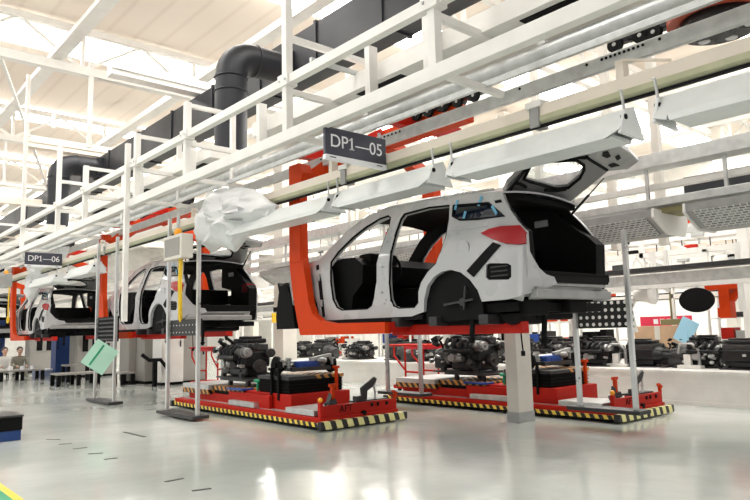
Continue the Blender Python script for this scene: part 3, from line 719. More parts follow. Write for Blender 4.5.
e1.scale = (1.25, 1.15, 1.05)
e2 = make_engine('engine', 'dark engine under the nearest car body, on the carrier behind the column', 2, (8.95, 7.75, .55), EG)
e2.scale = (1.25, 1.35, 1.1)
e3 = make_engine('engine', 'engine with large pulley beside the square column, above the blue tank', 3, (0, 0, 0), 'engines on the white bench')
E3 = e3
# the row on the white bench
BG = 'engines on the white bench'
E3.scale = (1, 1, .82); E3.location = (11.75, at(552, 350, X=11.75).y, .55)
protos = [e1, e2, e3]
row = [(604, 'engine on the white bench, behind the dotted black panel of the gate'), (645, 'engine on the white bench, below the brown cardboard carton'),
       (702, 'engine on the white bench, below the black oval disc'), (748, 'engine at the near end of the white bench, beside the white post'),
       (578, 'engine on the white bench, behind the carrier lift and gate pole'),
       (300, 'engine on the white bench, just past the beige column with yellow plate'), (327, 'engine on the white bench, above the rear axle on the nearer carrier'), (362, 'engine on the white bench, just before the red tube cart'),
       (395, 'engine on the white bench, behind the red tube cart'), (425, 'engine on the white bench, behind the engine under the nearest car body'), (520, 'engine on the white bench, half hidden by the square column')]
for i, (px, lb) in enumerate(row):
    p = at(px, 350, X=11.75)
    o = dup(protos[i % 3], (11.75+((i*7) % 3-1)*.12, p.y, .545), [0, PI, .2, PI-.15, PI/2][i % 5], lb, BG, (1.1, 1.0, .74 if i % 2 else .82))
# white pipe rack modules on the bench between engines
for i, (px, lb) in enumerate(((618, 'white pipe fixture on the bench, left of the cardboard carton'), (690, 'grey white fixture on the bench between two engines'), (345, 'white fixture on the bench behind the rear axle'))):
    p = at(px, 355, X=11.5)
    t = thing('bench_fixture', lb, 'fixture', (11.5, p.y, .545), group='white fixtures on the bench')
    b = MB(); b.box(11.42, 11.58, p.y-.2, p.y+.2, .545, .60, .01); b.build('foot_plate', 'white_paint', t)
    b = MB(); b.tube([(11.5, p.y-.15, .6), (11.5, p.y-.15, .85), (11.5, p.y-.05, .95), (11.5, p.y+.15, .95), (11.5, p.y+.2, .8)], .03); b.build('pipe', 'engine_light', t, smooth=50)
    b = MB(); b.box(11.46, 11.54, p.y-.02, p.y+.1, .6, .78, .01); b.build('upright', 'white_paint', t)

# red tube carts
def red_cart(label, x, y, g='red tube carts'):
    t = thing('tube_cart', label, 'cart', (x, y, 0), group=g)
    def tb(name, pts, r=.022): b = MB(); b.tube([(x+a, y+c, d) for a, c, d in pts], r, 8); return b.build(name, 'red', t, smooth=60)
    for sx in (0, .55):
        tb('top_rail', [(sx, .6, .98), (sx, -.6, .98)])
        for sy in (-.35, .1): tb('leg', [(sx, sy, 0.06), (sx, sy, .98)])
        tb('brace', [(sx, .45, .98), (sx, .45, .75), (sx, .1, .45)])
        tb('low_rail', [(sx, -.35, .42), (sx, .1, .42)])
    tb('cross_rail', [(0, .6, .98), (.55, .6, .98)]); tb('cross_rail', [(0, -.6, .98), (.55, -.6, .98)])
    b = MB(); b.box(x-.02, x+.57, y-.55, y+.12, .90, .96, .01); b.build('tray', 'bright_red', t)
    b = MB(); b.box(x-.05, x+.6, y-.4, y+.45, .06, .14, .01); b.build('deck', 'red', t)
    for sx in (.05, .5):
        for sy in (-.3, .35): b = MB(); b.cyl((x+sx-.02, y+sy, .05), (x+sx+.02, y+sy, .05), .05); b.build('castor', 'rubber', t)
    return t
p = at(408, 345, X=9.9); red_cart('red tube cart between the two gate poles, below the nearest car', 9.9, p.y)
p = at(200, 350, X=7.7); red_cart('red tube cart behind the light grey gate poles, left of the engine', 7.7, p.y)
# ================================================================ overhead steelwork, rails and ducts
def ybeam(name, m, x0, x1, z0, z1, label, cat, y0=-2.5, y1=42, bev=.006):
    b = MB(); b.box(x0, x1, y0, y1, z0, z1, bev); return tag(b.build(name, m), label, cat)
# front gantry: one welded frame
FX = 4.0
g = thing('pipe_gantry', 'white tubular steel gantry hung along the line, carrying both signs', 'gantry', (FX, 5, 3.4))
def gp(name, x0, x1, y0, y1, z0, z1, m='white_paint'): b = MB(); b.box(x0, x1, y0, y1, z0, z1, .006); return b.build(name, m, g)
gp('upper_rail', FX-.045, FX+.045, -2.5, 42, 4.08, 4.18)
gp('lower_rail', FX-.05, FX+.05, -2.5, 42, 3.42, 3.55)
stations = [(6.05, 8.0), (8.63, 4.62), (10.5, 4.62), (13.1, 4.62), (14.9, 5.5), (17.9, 8.0), (21, 4.62), (25, 4.62), (30, 4.62), (3.75, 8.0), (1.2, 8)]
for y, top in stations:
    gp('post', FX-.045, FX+.045, y-.045, y+.045, 3.42, top)
    c = gp('clamp_plate', FX-.07, FX+.07, y-.1, y+.1, 4.06, 4.2)
    for s_ in (-1, 1):
        b = MB(); b.cyl((FX-.085, y+s_*.06, 4.13), (FX-.07, y+s_*.06, 4.13), .016, seg=6); b.build('bolt', 'galvanised', c)
    if top < 5: gp('cross_bar', FX, 4.75, y-.03, y+.03, top-.07, top-.01); gp('rear_post', 4.69, 4.76, y-.035, y+.035, 3.45, top)
    else: gp('cross_bar', FX, 5.6, y-.03, y+.03, 4.62, 4.69)
    gp('cross_bar', FX, 4.9, y-.03, y+.03, 3.98, 4.05)
    gp('cross_bar', FX, 4.9, y-.03, y+.03, 3.47, 3.53)
for y in (4.27, 5.15, 7.4, 9.5, 11.6): gp('hanger_plate', 4.42, 4.54, y-.04, y+.04, 3.80, 4.35)
gp('cross_bar', FX-.02, 6.5, 5.55, 5.59, 4.20, 4.25, 'galvanised')
# posts in front of the frame that reach down
for y, z0, z1, lb in ((10.75, 1.55, 4.5, 'white square post hanging beside the second car, ending above its sill'), ):
    b = MB(); b.box(3.9, 3.98, y-.04, y+.04, z0, z1, .005); t = tag(b.build('drop_post', 'white_paint'), lb, 'post')
# box beam behind
gap = [at(252, 150, X=4.6).y, at(210, 160, X=4.6).y, at(74, 215, X=4.6).y, at(47, 225, X=4.6).y]
segs = [(-2.5, gap[0]), (gap[1], gap[2]), (gap[3], 42)]
g2s = [ybeam('box_beam', 'white_paint', 4.60, 5.05, 4.02, 4.22, lb, 'beam', a, c) for (a, c), lb in zip(segs, ('wide pale box beam with slotted underside, from the near elbow to the picture edge', 'wide pale box beam running between the two duct elbows', 'wide pale box beam beyond the second duct elbow'))]
for i in range(12):
    y = 2.6+i*2.3; g2 = [q for q, (a, c) in zip(g2s, segs) if a < y and y+.75 < c]
    if not g2: continue
    g2 = g2[0]; b = MB(); b.box(4.68, 4.97, y, y+.75, 4.012, 4.022); b.build('slot', 'black', g2)
ybeam('pipe_rail', 'galvanised', 4.62, 4.66, 3.50, 3.56, 'thin grey flange strip between gantry and pipe rail', 'rail')
b = MB(); b.cyl((4.80, -2.5, 3.69), (4.80, 42, 3.69), .085, seg=20); o = tag(b.build('conveyor_pipe', 'galvanised', smooth=40), 'round galvanised pipe rail above the hangers', 'pipe')
for i in range(14):
    b = MB(); y = .8+i*2.4; b.box(4.77, 4.83, y-.04, y+.04, 3.76, 3.84); b.build('pipe_saddle', 'white_paint', o)
o = ybeam('flange_rail', 'white_paint', 4.98, 5.16, 3.80, 3.825, 'pale flat flange rail just below the round pipe', 'rail')
b = MB(); b.box(5.06, 5.09, -2.5, 42, 3.82, 4.0); b.build('web', 'beige_paint', o)
o = ybeam('grey_rail', 'galvanised', 5.30, 5.36, 3.575, 3.71, 'grey steel channel rail with punched holes', 'rail')
h0, h1 = at(602, 62, X=5.3).y, at(643, 46, X=5.3).y; h2 = at(400, 135, X=5.3).y
HOLES = [h0+(h1-h0)*j/9 for j in range(10)]+[at(587, 68, X=5.3).y, at(660, 43, X=5.3).y, at(520, 95, X=5.3).y]+[h2+.07*j for j in range(12)]+[h2+1.6]
for i in range(26):
    y = HOLES[i]
    b = MB(); b.cyl((5.295, y, 3.675), (5.30, y, 3.675), .014, seg=8); b.build('hole', 'black', o)
# the cream and green duct rail
o = thing('power_rail', 'cream and olive green cable rail running above the car roofs', 'rail', (4.9, 8, 3.07))
b = MB(); b.box(4.86, 4.97, -2.5, 42, 3.163, 3.275, .006); b.build('cream_top', 'cream_paint', o)
b = MB(); b.prism([(4.85, 3.165), (4.98, 3.165), (4.98, 3.12), (4.95, 3.085), (4.88, 3.085), (4.85, 3.12)], 'y', -2.5, 42); b.build('green_channel', 'rail_green', o)
b = MB(); b.box(4.86, 4.90, -2.5, 42, 3.068, 3.088); b.build('black_lip', 'black', o)
JY = [at(535, 115, X=4.86).y, at(344, 176, X=4.86).y, 10.0, 14.5, 18.5]
for i, y in enumerate(JY):
    b = MB(); b.box(4.83, 4.99, y-.085, y+.085, 3.25, 3.31, .008); br = b.build('joint_box', 'white_paint', o)
    b = MB(); b.box(4.84, 4.99, y-.05, y+.05, 3.07, 3.25, .006); b.build('joint_clip', 'tin', br)
    if i == 0: y = at(620, 62, X=4.9).y-.29
    b = MB(); b.box(4.87, 4.96, y+.25, y+.32, 3.27, 3.43, .004); b.build('stay', 'cream_paint', o)
    b = MB(); b.bar((4.88, y+.25, 3.42), (4.90, y-.12, 3.30), .02); b.build('brace', 'cream_paint', o)
# hanging light covers below the rail
def cover(y0, y1, z, label, x=4.79, w=.34):
    y0 *= .898; y1 *= .898; z = 1.3+(z-1.3)*.898
    t = thing('light_cover', label, 'light cover', (x, (y0+y1)/2, z), group='white light covers hung below the cable rail')
    prof = [(x-.20, z-.02), (x-.19, z+.03), (x-.04, z+.22), (x+.06, z+.22), (x+.17, z+.10), (x+.18, z+.0)]
    b = MB(); n = len(prof)
    rows = [[(a, y, c) for a, c in prof] for y in (y0, y0+.1, (y0+y1)/2, y1-.1, y1)]
    rows[0] = [(a, y0+(.12 if i in (0, n-1) else 0), c) for i, (a, c) in enumerate(prof)]; rows[-1] = [(a, y1-(.12 if i in (0, n-1) else 0), c) for i, (a, c) in enumerate(prof)]
    b.grid(rows).build('shade', 'cover', t, smooth=20, solid=.012)
    b = MB(); b.box(x-.15, x+.16, y0+.1, y1-.1, z+.0, z+.03, .004); b.build('lens', 'led' if False else 'cover', t)
    for y in (y0, y1):
        b = MB(); b.prism([(x-.19, z), (x-.10, z+.2), (x+.05, z+.25), (x+.18, z)], 'y', y-.012, y+.012); e = b.build('end_cap', 'cover', t)
        b = MB(); b.cyl((x-.1, y-.02, z+.14), (x-.1, y+.02, z+.14), .022); b.build('hook_hole', 'black', e)
        b = MB(); b.tube([(x-.08, y, z+.15), (x-.08, y+.02, z+.36), (x-.04, y+.05, z+.38)], .012, 6); b.build('hook', 'galvanised', t)
cover(5.0, 6.75, 2.91, 'white light cover above the front door of the nearest car')
cover(6.95, 9.6, 2.90, 'white light cover running from the plastic bag past the orange hanger')
cover(2.72, 4.72, 2.915, 'white light cover above the open tailgate of the nearest car')
cover(.4, 2.42, 2.93, 'white light cover cut off by the picture edge, nearest the camera')
cover(16.3, 18.4, 2.86, 'white light cover above the second car, beside sign 06')
cover(19.4, 22, 2.86, 'white light cover above the third car')
# trolleys and disc wheels seen between the rails
for i, (px, py, lb) in enumerate(((414, 117, 'black trolley with roller between the rails, above the right end of sign 05'), (440, 108, 'black trolley hanging under the flange rail, second from sign 05'), (470, 98, 'black trolley hanging under the flange rail, third from sign 05'), (632, 40, 'black trolley under the flange rail, left of the brown red disc wheel'), (672, 27, 'black trolley touching the brown red disc wheel'))):
    p = at(px, py, X=5.9); t = thing('trolley', lb, 'trolley', p, group='black trolleys between the rails')
    b = MB(); b.box(p.x-.05, p.x+.05, p.y-.22, p.y+.22, p.z, p.z+.09, .015); b.bar((p.x, p.y, p.z+.05), (p.x, p.y, 4.02), .05); b.build('bracket', 'black_gloss', t)
    for dy in (-.12, .14):
        b = MB(); b.cyl((p.x-.09, p.y+dy, p.z-.02), (p.x-.04, p.y+dy, p.z-.02), .075, seg=16); r = b.build('roller', 'trim_black', t, smooth=40)
        b = MB(); b.cyl((p.x-.095, p.y+dy, p.z-.02), (p.x-.09, p.y+dy, p.z-.02), .02, seg=10); b.build('axle_pin', 'tin', r)
p = at(720, 20, X=5.95); t = thing('drive_wheel', 'large brown red disc wheel with black hub above the rails', 'drive wheel', p)
b = MB(); b.cyl(p+Vector((0, 0, .0)), p+Vector((0, 0, .08)), .43, seg=36); b.cyl(p+Vector((0, 0, .08)), p+Vector((0, 0, .13)), .33, seg=30); b.build('disc', 'orange_disc', t, smooth=30)
b = MB(); b.cyl(p+Vector((0, 0, -.09)), p, .33, seg=30); b.cyl(p+Vector((0, 0, -.14)), p+Vector((0, 0, 1.2)), .1); b.build('hub', 'black_gloss', t, smooth=30)
for a in range(6):
    c = p+Vector((.23*math.cos(a), .23*math.sin(a), -.09)); b = MB(); b.cyl(c, c+Vector((0, 0, -.012)), .05, seg=12); b.build('plate', 'aluminium', t)
# signs
def serif_one(o):
    """give the figure 1 of the sign its flag and foot"""
    bm = bmesh.new(); bm.from_mesh(o.data); left = set(bm.verts); isl = []
    while left:
        st = [left.pop()]; comp = [st[0]]
        while st:
            v = st.pop()
            for e in v.link_edges:
                q = e.other_vert(v)
                if q in left: left.discard(q); st.append(q); comp.append(q)
        isl.append(comp)
    spans = []
    for c in isl:
        a, b_ = min(v.co.x for v in c), max(v.co.x for v in c)
        for sp in spans:
            if a < sp[1]-1e-4 and b_ > sp[0]+1e-4: sp[0] = min(sp[0], a); sp[1] = max(sp[1], b_); sp[2] += c; break
        else: spans.append([a, b_, list(c)])
    spans.sort(key=lambda q: q[0]); a, b_, c = spans[2]
    y0, y1 = min(v.co.y for v in c), max(v.co.y for v in c); z1 = max(v.co.z for v in c); z0 = min(v.co.z for v in c); h = y1-y0; m = (a+b_)/2
    for (cx_, cy_, w_, h_, r_) in ((m, y0+h*.045, h*.46, h*.09, 0), (m-h*.13, y1-h*.15, h*.30, h*.09, .55)):
        bmesh.ops.create_cube(bm, size=1, matrix=Matrix.Translation((cx_, cy_, (z0+z1)/2)) @ Matrix.Rotation(r_, 4, 'Z') @ Matrix.Diagonal((w_, h_, max(.003, z1-z0), 1)))
    bm.to_mesh(o.data); bm.free()
def sign(y, body, label, x0=4.0, w=.845, zt=3.44, h=.30):
    t = thing('station_sign', label, 'sign', (x0+w/2, y, zt-h), group='station signs on the gantry')
    b = MB(); b.box(x0, x0+w, y-.02, y+.02, zt-h, zt, .006); f = b.build('sign_board', 'sign', t)
    b = MB(); b.box(x0, x0+w, y-.03, y+.03, zt-h-.05, zt-h, .004); b.build('lower_strip', 'letter', t)
    lt = text('lettering', body, .195, (x0+w/2, y-.024, zt-h*.5), (PI/2, 0, 0), 'letter', f)
    serif_one(lt)
    for sx in (.08, w-.08): b = MB(); b.bar((x0+sx, y, zt), (x0+sx, y, 3.5), .025); b.build('bracket', 'galvanised', t)
    for sx in (.08, w-.12): b = MB(); b.box(x0+sx-.03, x0+sx+.05, y-.033, y-.03, zt-h-.03, zt-h-.02); b.build('small_print', 'sign', f)
s1 = at(324, 126, X=4.0); s2 = at(25, 252, X=4.0)
sign(s1.y, 'DP1\u201405', 'dark grey sign lettered DP1-05 above the nearest car', zt=s1.z)
sign(s2.y, 'DP1\u201406', 'dark grey sign lettered DP1-06, far along the line', zt=s2.z)

# air duct with two drops
dm = 'duct'
t = thing('air_duct', 'large dark air duct with two round elbows dropping behind the gantry', 'air duct', (6.7, 9, 6.0))
DX0, DX1 = 6.45, 7.05
b = MB(); b.box(DX0, DX1, -2.5, 40, 5.94, 6.66); b.build('rectangular_run', dm, t)
for y in (.4, 1.8, 3.1, 4.45, 5.8, 7.2, 8.7, 10.3, 12, 13.7, 15.5, 17.5, 20, 23):
    b = MB(); y *= 1.23; b.box(DX0-.03, DX1+.03, y-.03, y+.03, 5.91, 6.69); b.build('flange', dm, t)
for px, hy, r, zb in ((231, 60, .275, 4.03), (61, 166, .295, 4.03)):
    cx = 5.35; cy = at(px, 120, X=cx).y; cz = at(px+18, hy, Y=cy).z; R_ = .40
    path = [(DX0+.05, cy, cz), (cx+R_+.06, cy, cz)]+[(cx+R_-R_*math.sin(a*PI/2/7), cy, cz-R_+R_*math.cos(a*PI/2/7)) for a in range(8)]+[(cx, cy, cz-R_-.2), (cx, cy, zb)]
    b = MB(); b.tube(path, r, 24); b.build('round_elbow', dm, t, smooth=40)
    for z in (cz-R_-.03, cz-R_-.28): b = MB(); b.ring((cx, cy, z), r+.004, .016, 'z', 26, 6); b.build('band', dm, t, smooth=40)
    b = MB(); b.ring((cx+R_+.05, cy, cz), r+.004, .016, 'x', 26, 6); b.build('band', dm, t, smooth=40)
    b = MB(); b.box(DX0-.1, DX0+.02, cy-.28, cy+.28, cz-.28, cz+.28); b.build('spigot', dm, t)

# plastic bags over the ends of the covers
from mathutils import noise
def bag(label, pts_px, X, seed, depth=.16):
    b = MB(); ring = [at(x, y, X=X) for x, y in pts_px]; c = sum(ring, Vector())/len(ring); n = len(ring); dense = []
    for i in range(n):
        for k in range(5): dense.append(ring[i].lerp(ring[(i+1) % n], k/5))
    def crease(p):
        q = p*2.6+Vector((seed*3.1, 0, 0)); return .15*(1-abs(noise.noise(q)*2.4))+.07*(1-abs(noise.noise(q*2.1)*2.4))+.012*noise.noise(q*6)
    rows = []
    for side in (-1, 1):
        fs = (.03, .15, .3, .45, .6, .74, .86, .95, 1.0); fs = fs if side < 0 else fs[::-1][1:]
        for f in fs:
            row = []
            for p in dense:
                q = c+(p-c)*f; d = depth*(1-f**3.5)
                row.append(q+Vector((side*(d+(crease(q) if side < 0 else 0)*(.35+d/depth*.65)), 0, .02*noise.noise(q*3))))
            rows.append(row)
    b.grid(rows, closed=True)
    b.bm.faces.new([v for v in b.bm.verts[:len(dense)]]); b.bm.verts.ensure_lookup_table(); b.bm.faces.new(b.bm.verts[-len(dense):])
    return tag(b.build('plastic_bag', 'plastic_bag', smooth=55), label, 'plastic bag', 'white plastic bags hung below the rail')
bag('large white plastic bag hung above the second car, left of the orange hanger', [(205, 206), (214, 190), (235, 187), (258, 190), (280, 205), (276, 216), (255, 228), (243, 243), (236, 252), (224, 245), (214, 252), (199, 240), (200, 222)], 4.8, 3)
bag('white plastic bag hung below sign 06 over the third car', [(30, 262), (52, 250), (70, 246), (66, 262), (48, 270), (42, 282), (30, 305), (27, 285), (34, 275)], 4.98, 4, .12)

# control boxes on drop poles
def control(px, py, X, label, hose_y, sz=.34, hook=False):
    p = at(px, py, X=X); t = thing('control_box', label, 'control box', p, group='grey control boxes hung on the line')
    b = MB(); b.box(p.x-.1, p.x+.1, p.y-.34, p.y+.34, p.z-.2, p.z+.19, .012); bx_ = b.build('housing', 'grey_paint' if hook else 'beige_paint', t)
    b = MB(); b.box(p.x-.105, p.x-.1, p.y-.28, p.y+.28, p.z-.15, p.z+.14); b.build('cover_plate', 'cabinet_grey', bx_)
    b = MB(); b.cyl((p.x, p.y, p.z+.19), (p.x, p.y, p.z+.23), .07); b.ball((p.x, p.y, p.z+.25), .065, (1, 1, 1.1)); b.build('beacon', 'amber', t, smooth=50)
    q = at(px+2, hose_y, X=X); b = MB(); b.tube([(q.x, q.y, p.z-.2), (q.x, q.y+.02, (p.z+q.z)/2), (q.x, q.y-.01, q.z+.05), (q.x, q.y, q.z)], [.035, .035, .035, .012] if not hook else .02, 8)
    b.build('yellow_hose', 'yellow', t, smooth=60)
    if hook: b = MB(); b.ring((q.x, q.y, q.z-.05), .09, .025, 'x', 16, 6); b.build('hook', 'yellow', t, smooth=60)
    b = MB(); b.box(p.x-.02, p.x+.02, p.y-.02, p.y+.02, p.z+.18, 3.3); b.build('hanging_pole', 'galvanised', t)
    return t
control(178, 247.5, 4.55, 'grey control box with amber beacon and yellow hose before the second car', 322)
control(6, 281, 4.55, 'grey control box with yellow hook, cut by the left picture edge', 318, hook=True)

# hanging gates: two poles, a foot plate and a black panel
def gate(label, X, pa, pb, ztop, panel, y_ext=.12, pz=None, plate_z=.05):
    ya, yb = at(pa, 350, X=X).y, at(pb, 350, X=X).y
    t = thing('pole_gate', label, 'gate', (X, (ya+yb)/2, 0), group='pole gates beside the cars')
    for y in (ya, yb):
        b = MB(); b.box(X-.028, X+.028, y-.028, y+.028, plate_z, ztop, .004); b.build('pole', 'aluminium', t)
    y0, y1 = min(ya, yb)-y_ext, max(ya, yb)+y_ext
    b = MB(); b.box(X-.14, X+.14, y0, y1, plate_z-.03, plate_z+.02, .008); b.build('foot_plate', 'steel_dark', t)
    if panel and pz:
        b = MB(); b.box(X+.03, X+.06, min(ya, yb)-.02, max(ya, yb)+.02, pz[0], pz[1]); pn = b.build('dotted_panel' if panel != 'slats' else 'louvred_panel', {'dots': 'dots', 'fine': 'fine_dots'}.get(panel, 'black'), t)
        if panel == 'slats':
            for k in range(6):
                z = pz[0]+(pz[1]-pz[0])*(k+.5)/6; b = MB(); b.box(X+.0, X+.03, min(ya, yb), max(ya, yb), z-.015, z+.015); b.build('slat', 'steel_dark', pn)
    return t
gate('two aluminium poles with foot plate before the rear of the second car', 4.7, 198, 168, 3.3, 'fine', pz=(1.3, 1.56), plate_z=.06)
gate('two aluminium poles with black louvred panel between the second and third cars', 4.7, 115, 96, 3.3, 'slats', pz=(1.22, 1.72), plate_z=.04)
gate('two aluminium poles with white dotted black panel behind the tailgate of the nearest car', 7.8, 632, 577, 2.5, 'dots', pz=(1.27, 1.62), plate_z=.25)
gate('two aluminium poles on a foot plate below the middle of the nearest car', 7.8, 420, 387, 2.5, None, plate_z=.25)
# green board leaning on the louvred gate
c = at(100, 357, Y=13.0); t = thing('green_board', 'pale green square board with dark stripe, tilted before the louvred gate', 'board', c)
Rm = Matrix.Rotation(-.3, 4, 'Z') @ Matrix.Rotation(.6, 4, 'Y')
b = MB(); b.cbox(c, .46, .012, .52, 0, Rm); b.build('sheet', 'green_sheet', t)
b = MB(); b.cbox(c+Rm @ Vector((-.07, -.009, 0)), .035, .004, .44, 0, Rm); b.build('stripe', 'green', t)
b = MB(); b.bar(c+Vector((.1, .02, .2)), c+Vector((.18, .2, .28)), .02); b.build('clip', 'galvanised', t)
# ================================================================ second lane and the far side of the hall
def fixture(y0, y1, label):
    t = thing('louvred_light', label, 'light fitting', (8.0, (y0+y1)/2, 2.42), group='louvred light fittings over the second lane')
    b = MB(); b.prism([(7.8, 2.70), (7.8, 2.61), (8.17, 2.44), (8.6, 2.44), (8.7, 2.60), (8.7, 2.70)], 'y', y0, y1); b.build('housing', 'tin', t)
    b = MB(); b.prism([(7.79, 2.60), (7.805, 2.612), (8.17, 2.435), (8.155, 2.42)], 'y', y0+.1, y1-.1); b.build('louvre_grid', 'louvre', t)
    for y in (y0+.3, y1-.3): b = MB(); b.box(8.3, 8.34, y-.02, y+.02, 2.70, 3.4); b.build('hanging_rod', 'galvanised', t)
    for y in (y0, y1): b = MB(); b.prism([(7.79, 2.71), (7.78, 2.6), (8.15, 2.415), (8.61, 2.42), (8.71, 2.6), (8.71, 2.71)], 'y', y-.015, y+.015); b.build('end_cap', 'white_paint', t)
fixture(3.78, 5.5, 'louvred grey light fitting behind the open tailgate')
fixture(.6, 3.40, 'louvred grey light fitting at the picture edge, over the second lane')
fixture(7.4, 9.6, 'louvred grey light fitting seen through the front window of the nearest car')
fixture(10.4, 13.0, 'louvred grey light fitting seen left of the orange hanger')
fixture(14.0, 17.0, 'louvred grey light fitting behind the second car')
ybeam('grey_rail', 'galvanised', 7.95, 8.2, 2.76, 2.86, 'grey steel rail on top of the louvred light fittings', 'rail')
ybeam('grey_rail', 'galvanised', 8.2, 8.5, 3.32, 3.50, 'wide grey rail crossing behind the tailgate tip', 'rail')
ybeam('grey_rail', 'white_paint', 8.4, 8.5, 3.06, 3.14, 'thin pale rail below the wide grey rail of the second lane', 'rail')
b = MB(); p = at(677, 212, X=8.3); b.box(8.0, 8.5, p.y-.2, p.y+.2, p.z-.03, p.z+.03); tag(b.build('cable_tray', 'olive'), 'short olive tray between the two louvred light fittings', 'tray')
b = MB(); q0 = at(690, 188, X=9.6); b.box(9.4, 10.0, -2, q0.y, q0.z-.2, q0.z+.12); tag(b.build('flat_duct', 'duct'), 'dark flat duct end behind the second lane rails', 'air duct')
for i, (px, z1) in enumerate(((612, 4.6), (660, 4.6), (540, 4.6), (350, 4.4))):
    p = at(px, 200, X=9.9); b = MB(); b.box(9.86, 9.98, p.y-.06, p.y+.06, 2.5, 7.9, .006)
    tag(b.build('drop_post', 'beige_paint'), ['beige post rising behind the tip of the open tailgate', 'beige post rising right of the open tailgate', 'beige post seen through the tailgate opening', 'beige post behind the front pillar of the nearest car'][i], 'post', 'beige posts of the second lane')

b = MB(); b.box(11.4, 11.75, -2.5, 40, 2.24, 2.32, .006); tag(b.build('cable_tray', 'steel_dark'), 'long dark cable tray over the engine bench', 'tray')
b = MB(); b.box(11.5, 11.7, -2.5, 40, 2.02, 2.20, .006); tag(b.build('bench_rail', 'galvanised'), 'broad grey rail over the engine bench, under the dark tray', 'rail')
b = MB(); b.box(12.3, 12.42, -2.5, 40, 1.98, 2.08, .006); tag(b.build('bench_rail', 'white_paint'), 'slim white rail just behind the broad grey bench rail', 'rail')
for i, (px, z0_) in enumerate(((606, 1.75), (655, 1.8), (668, 1.9), (741, 1.5))):
    y = at(px, 290, X=12.35).y; b = MB(); b.box(12.31, 12.39, y-.04, y+.04, z0_, 2.7, .004)
    tag(b.build('drop_post', 'white_paint'), ['white post dropping just left of the right gate pole', 'white post dropping between task lamp and oval disc', 'thin white post dropping left of the oval disc', 'white post dropping at the picture edge beside the far orange hanger'][i], 'post', 'white posts over the bench')
b = MB(); b.box(16.0, 16.4, -2, 34, 1.92, 2.06); tag(b.build('cable_tray', 'black'), 'black cable tray deep behind the engine bench', 'tray')
# steel frames of the lanes beyond
def lane_frame(x, z0, z1, y0, y1, step, label, m='white_paint', bars=(), low=None, w=.09):
    t = thing('lane_gantry', label, 'gantry', (x, (y0+y1)/2, z0))
    for z in (z0, z1)+tuple(bars):
        b = MB(); b.box(x-w/2, x+w/2, y0, y1, z-w*.6, z+w*.6); b.build('rail', m, t)
        b = MB(); b.box(x+.9-w/2, x+.9+w/2, y0, y1, z-w*.6, z+w*.6); b.build('rail', m, t)
    y = y0; k = 0
    while y <= y1:
        b = MB(); b.box(x-w/2, x+w/2, y-w/2, y+w/2, (low if low is not None and k % 2 == 0 else z0), z1+(.8 if k % 3 == 0 else 0)); b.build('post', m, t)
        b = MB(); b.bar((x, y, z1), (x+.9, y, z1), .06); b.build('cross_bar', m, t)
        b = MB(); b.bar((x, y, z0), (x+.9, y, z0), .06); b.build('cross_bar', m, t)
        if k % 2: b = MB(); b.bar((x, y, z0), (x, y+step, z1), .05); b.build('brace', m, t)
        y += step; k += 1
lane_frame(13.4, 2.15, 2.75, -1, 40, 1.3, 'white steel gantry above the engine bench', bars=(2.42,), low=None)
lane_frame(15.5, 1.95, 3.3, -1, 44, 2.05, 'white steel gantry with posts, beyond the engine bench', bars=(2.5, 2.2), low=.0)
lane_frame(18.5, 2.4, 4.4, -1, 50, 2.4, 'tall white steel gantry in the middle of the far lanes', bars=(3.0, 3.6), low=.0)
lane_frame(22.0, 2.2, 5.2, 0, 55, 2.2, 'white steel gantry of the farthest lane', bars=(2.8, 3.4, 4.2), low=.0)
lane_frame(7.6, 4.4, 5.0, 14, 50, 2.6, 'white steel gantry above the second car and beyond', bars=(), w=.08)
lane_frame(2.2, 3.4, 4.1, 24, 55, 2.4, 'white steel gantry at the far left end of the line', bars=(3.7,), w=.1)
# steel strut frames and pale service pipes that fill the far lanes
rr = random.Random(11)
for i in range(16):
    x = 14+i*.75; z = rr.uniform(1.9, 4.8); b = MB(); s_ = rr.uniform(.05, .16); b.box(x, x+s_, rr.uniform(-2, 2), rr.uniform(30, 55), z, z+s_)
    tag(b.build('service_pipe', rr.choice(['white_paint', 'galvanised', 'grey_paint', 'cream_paint'])), 'pale service pipe among the far lane gantries', 'pipe', 'service pipes in the far lanes')
# orange hangers of the far lanes
for i, (px, X, lb) in enumerate(((716, 14.6, 'orange hanger of a far lane, right of the black oval disc'), (683, 19.5, 'small orange hanger far off below the louvred light fittings'), (709, 19.5, 'small orange hanger far off at the gap between light fittings'), (606, 17, 'orange hanger of a far lane seen behind the car bumper'))):
    if i == 0: p = at(724, 300, X=X)
    else: p = at(px, 232 if i < 3 else 285, X=X)
    s_ = .75 if i == 0 else .8
    t = thing('far_hanger', lb, 'hanger', p, group='orange hangers of the far lanes')
    b = MB(); b.box(p.x, p.x+.3, p.y-.14*s_, p.y+.14*s_, p.z-.5*s_, p.z+.3*s_); b.build('side_arm', 'orange', t)
    b = MB(); b.box(p.x, p.x+.3, p.y-.6*s_, p.y+.5*s_, p.z+.3*s_, p.z+.5*s_); b.bar((p.x+.15, p.y-.4*s_, p.z+.35*s_), (p.x+.15, p.y-.14*s_, p.z), .12); b.build('top_arm', 'orange', t)
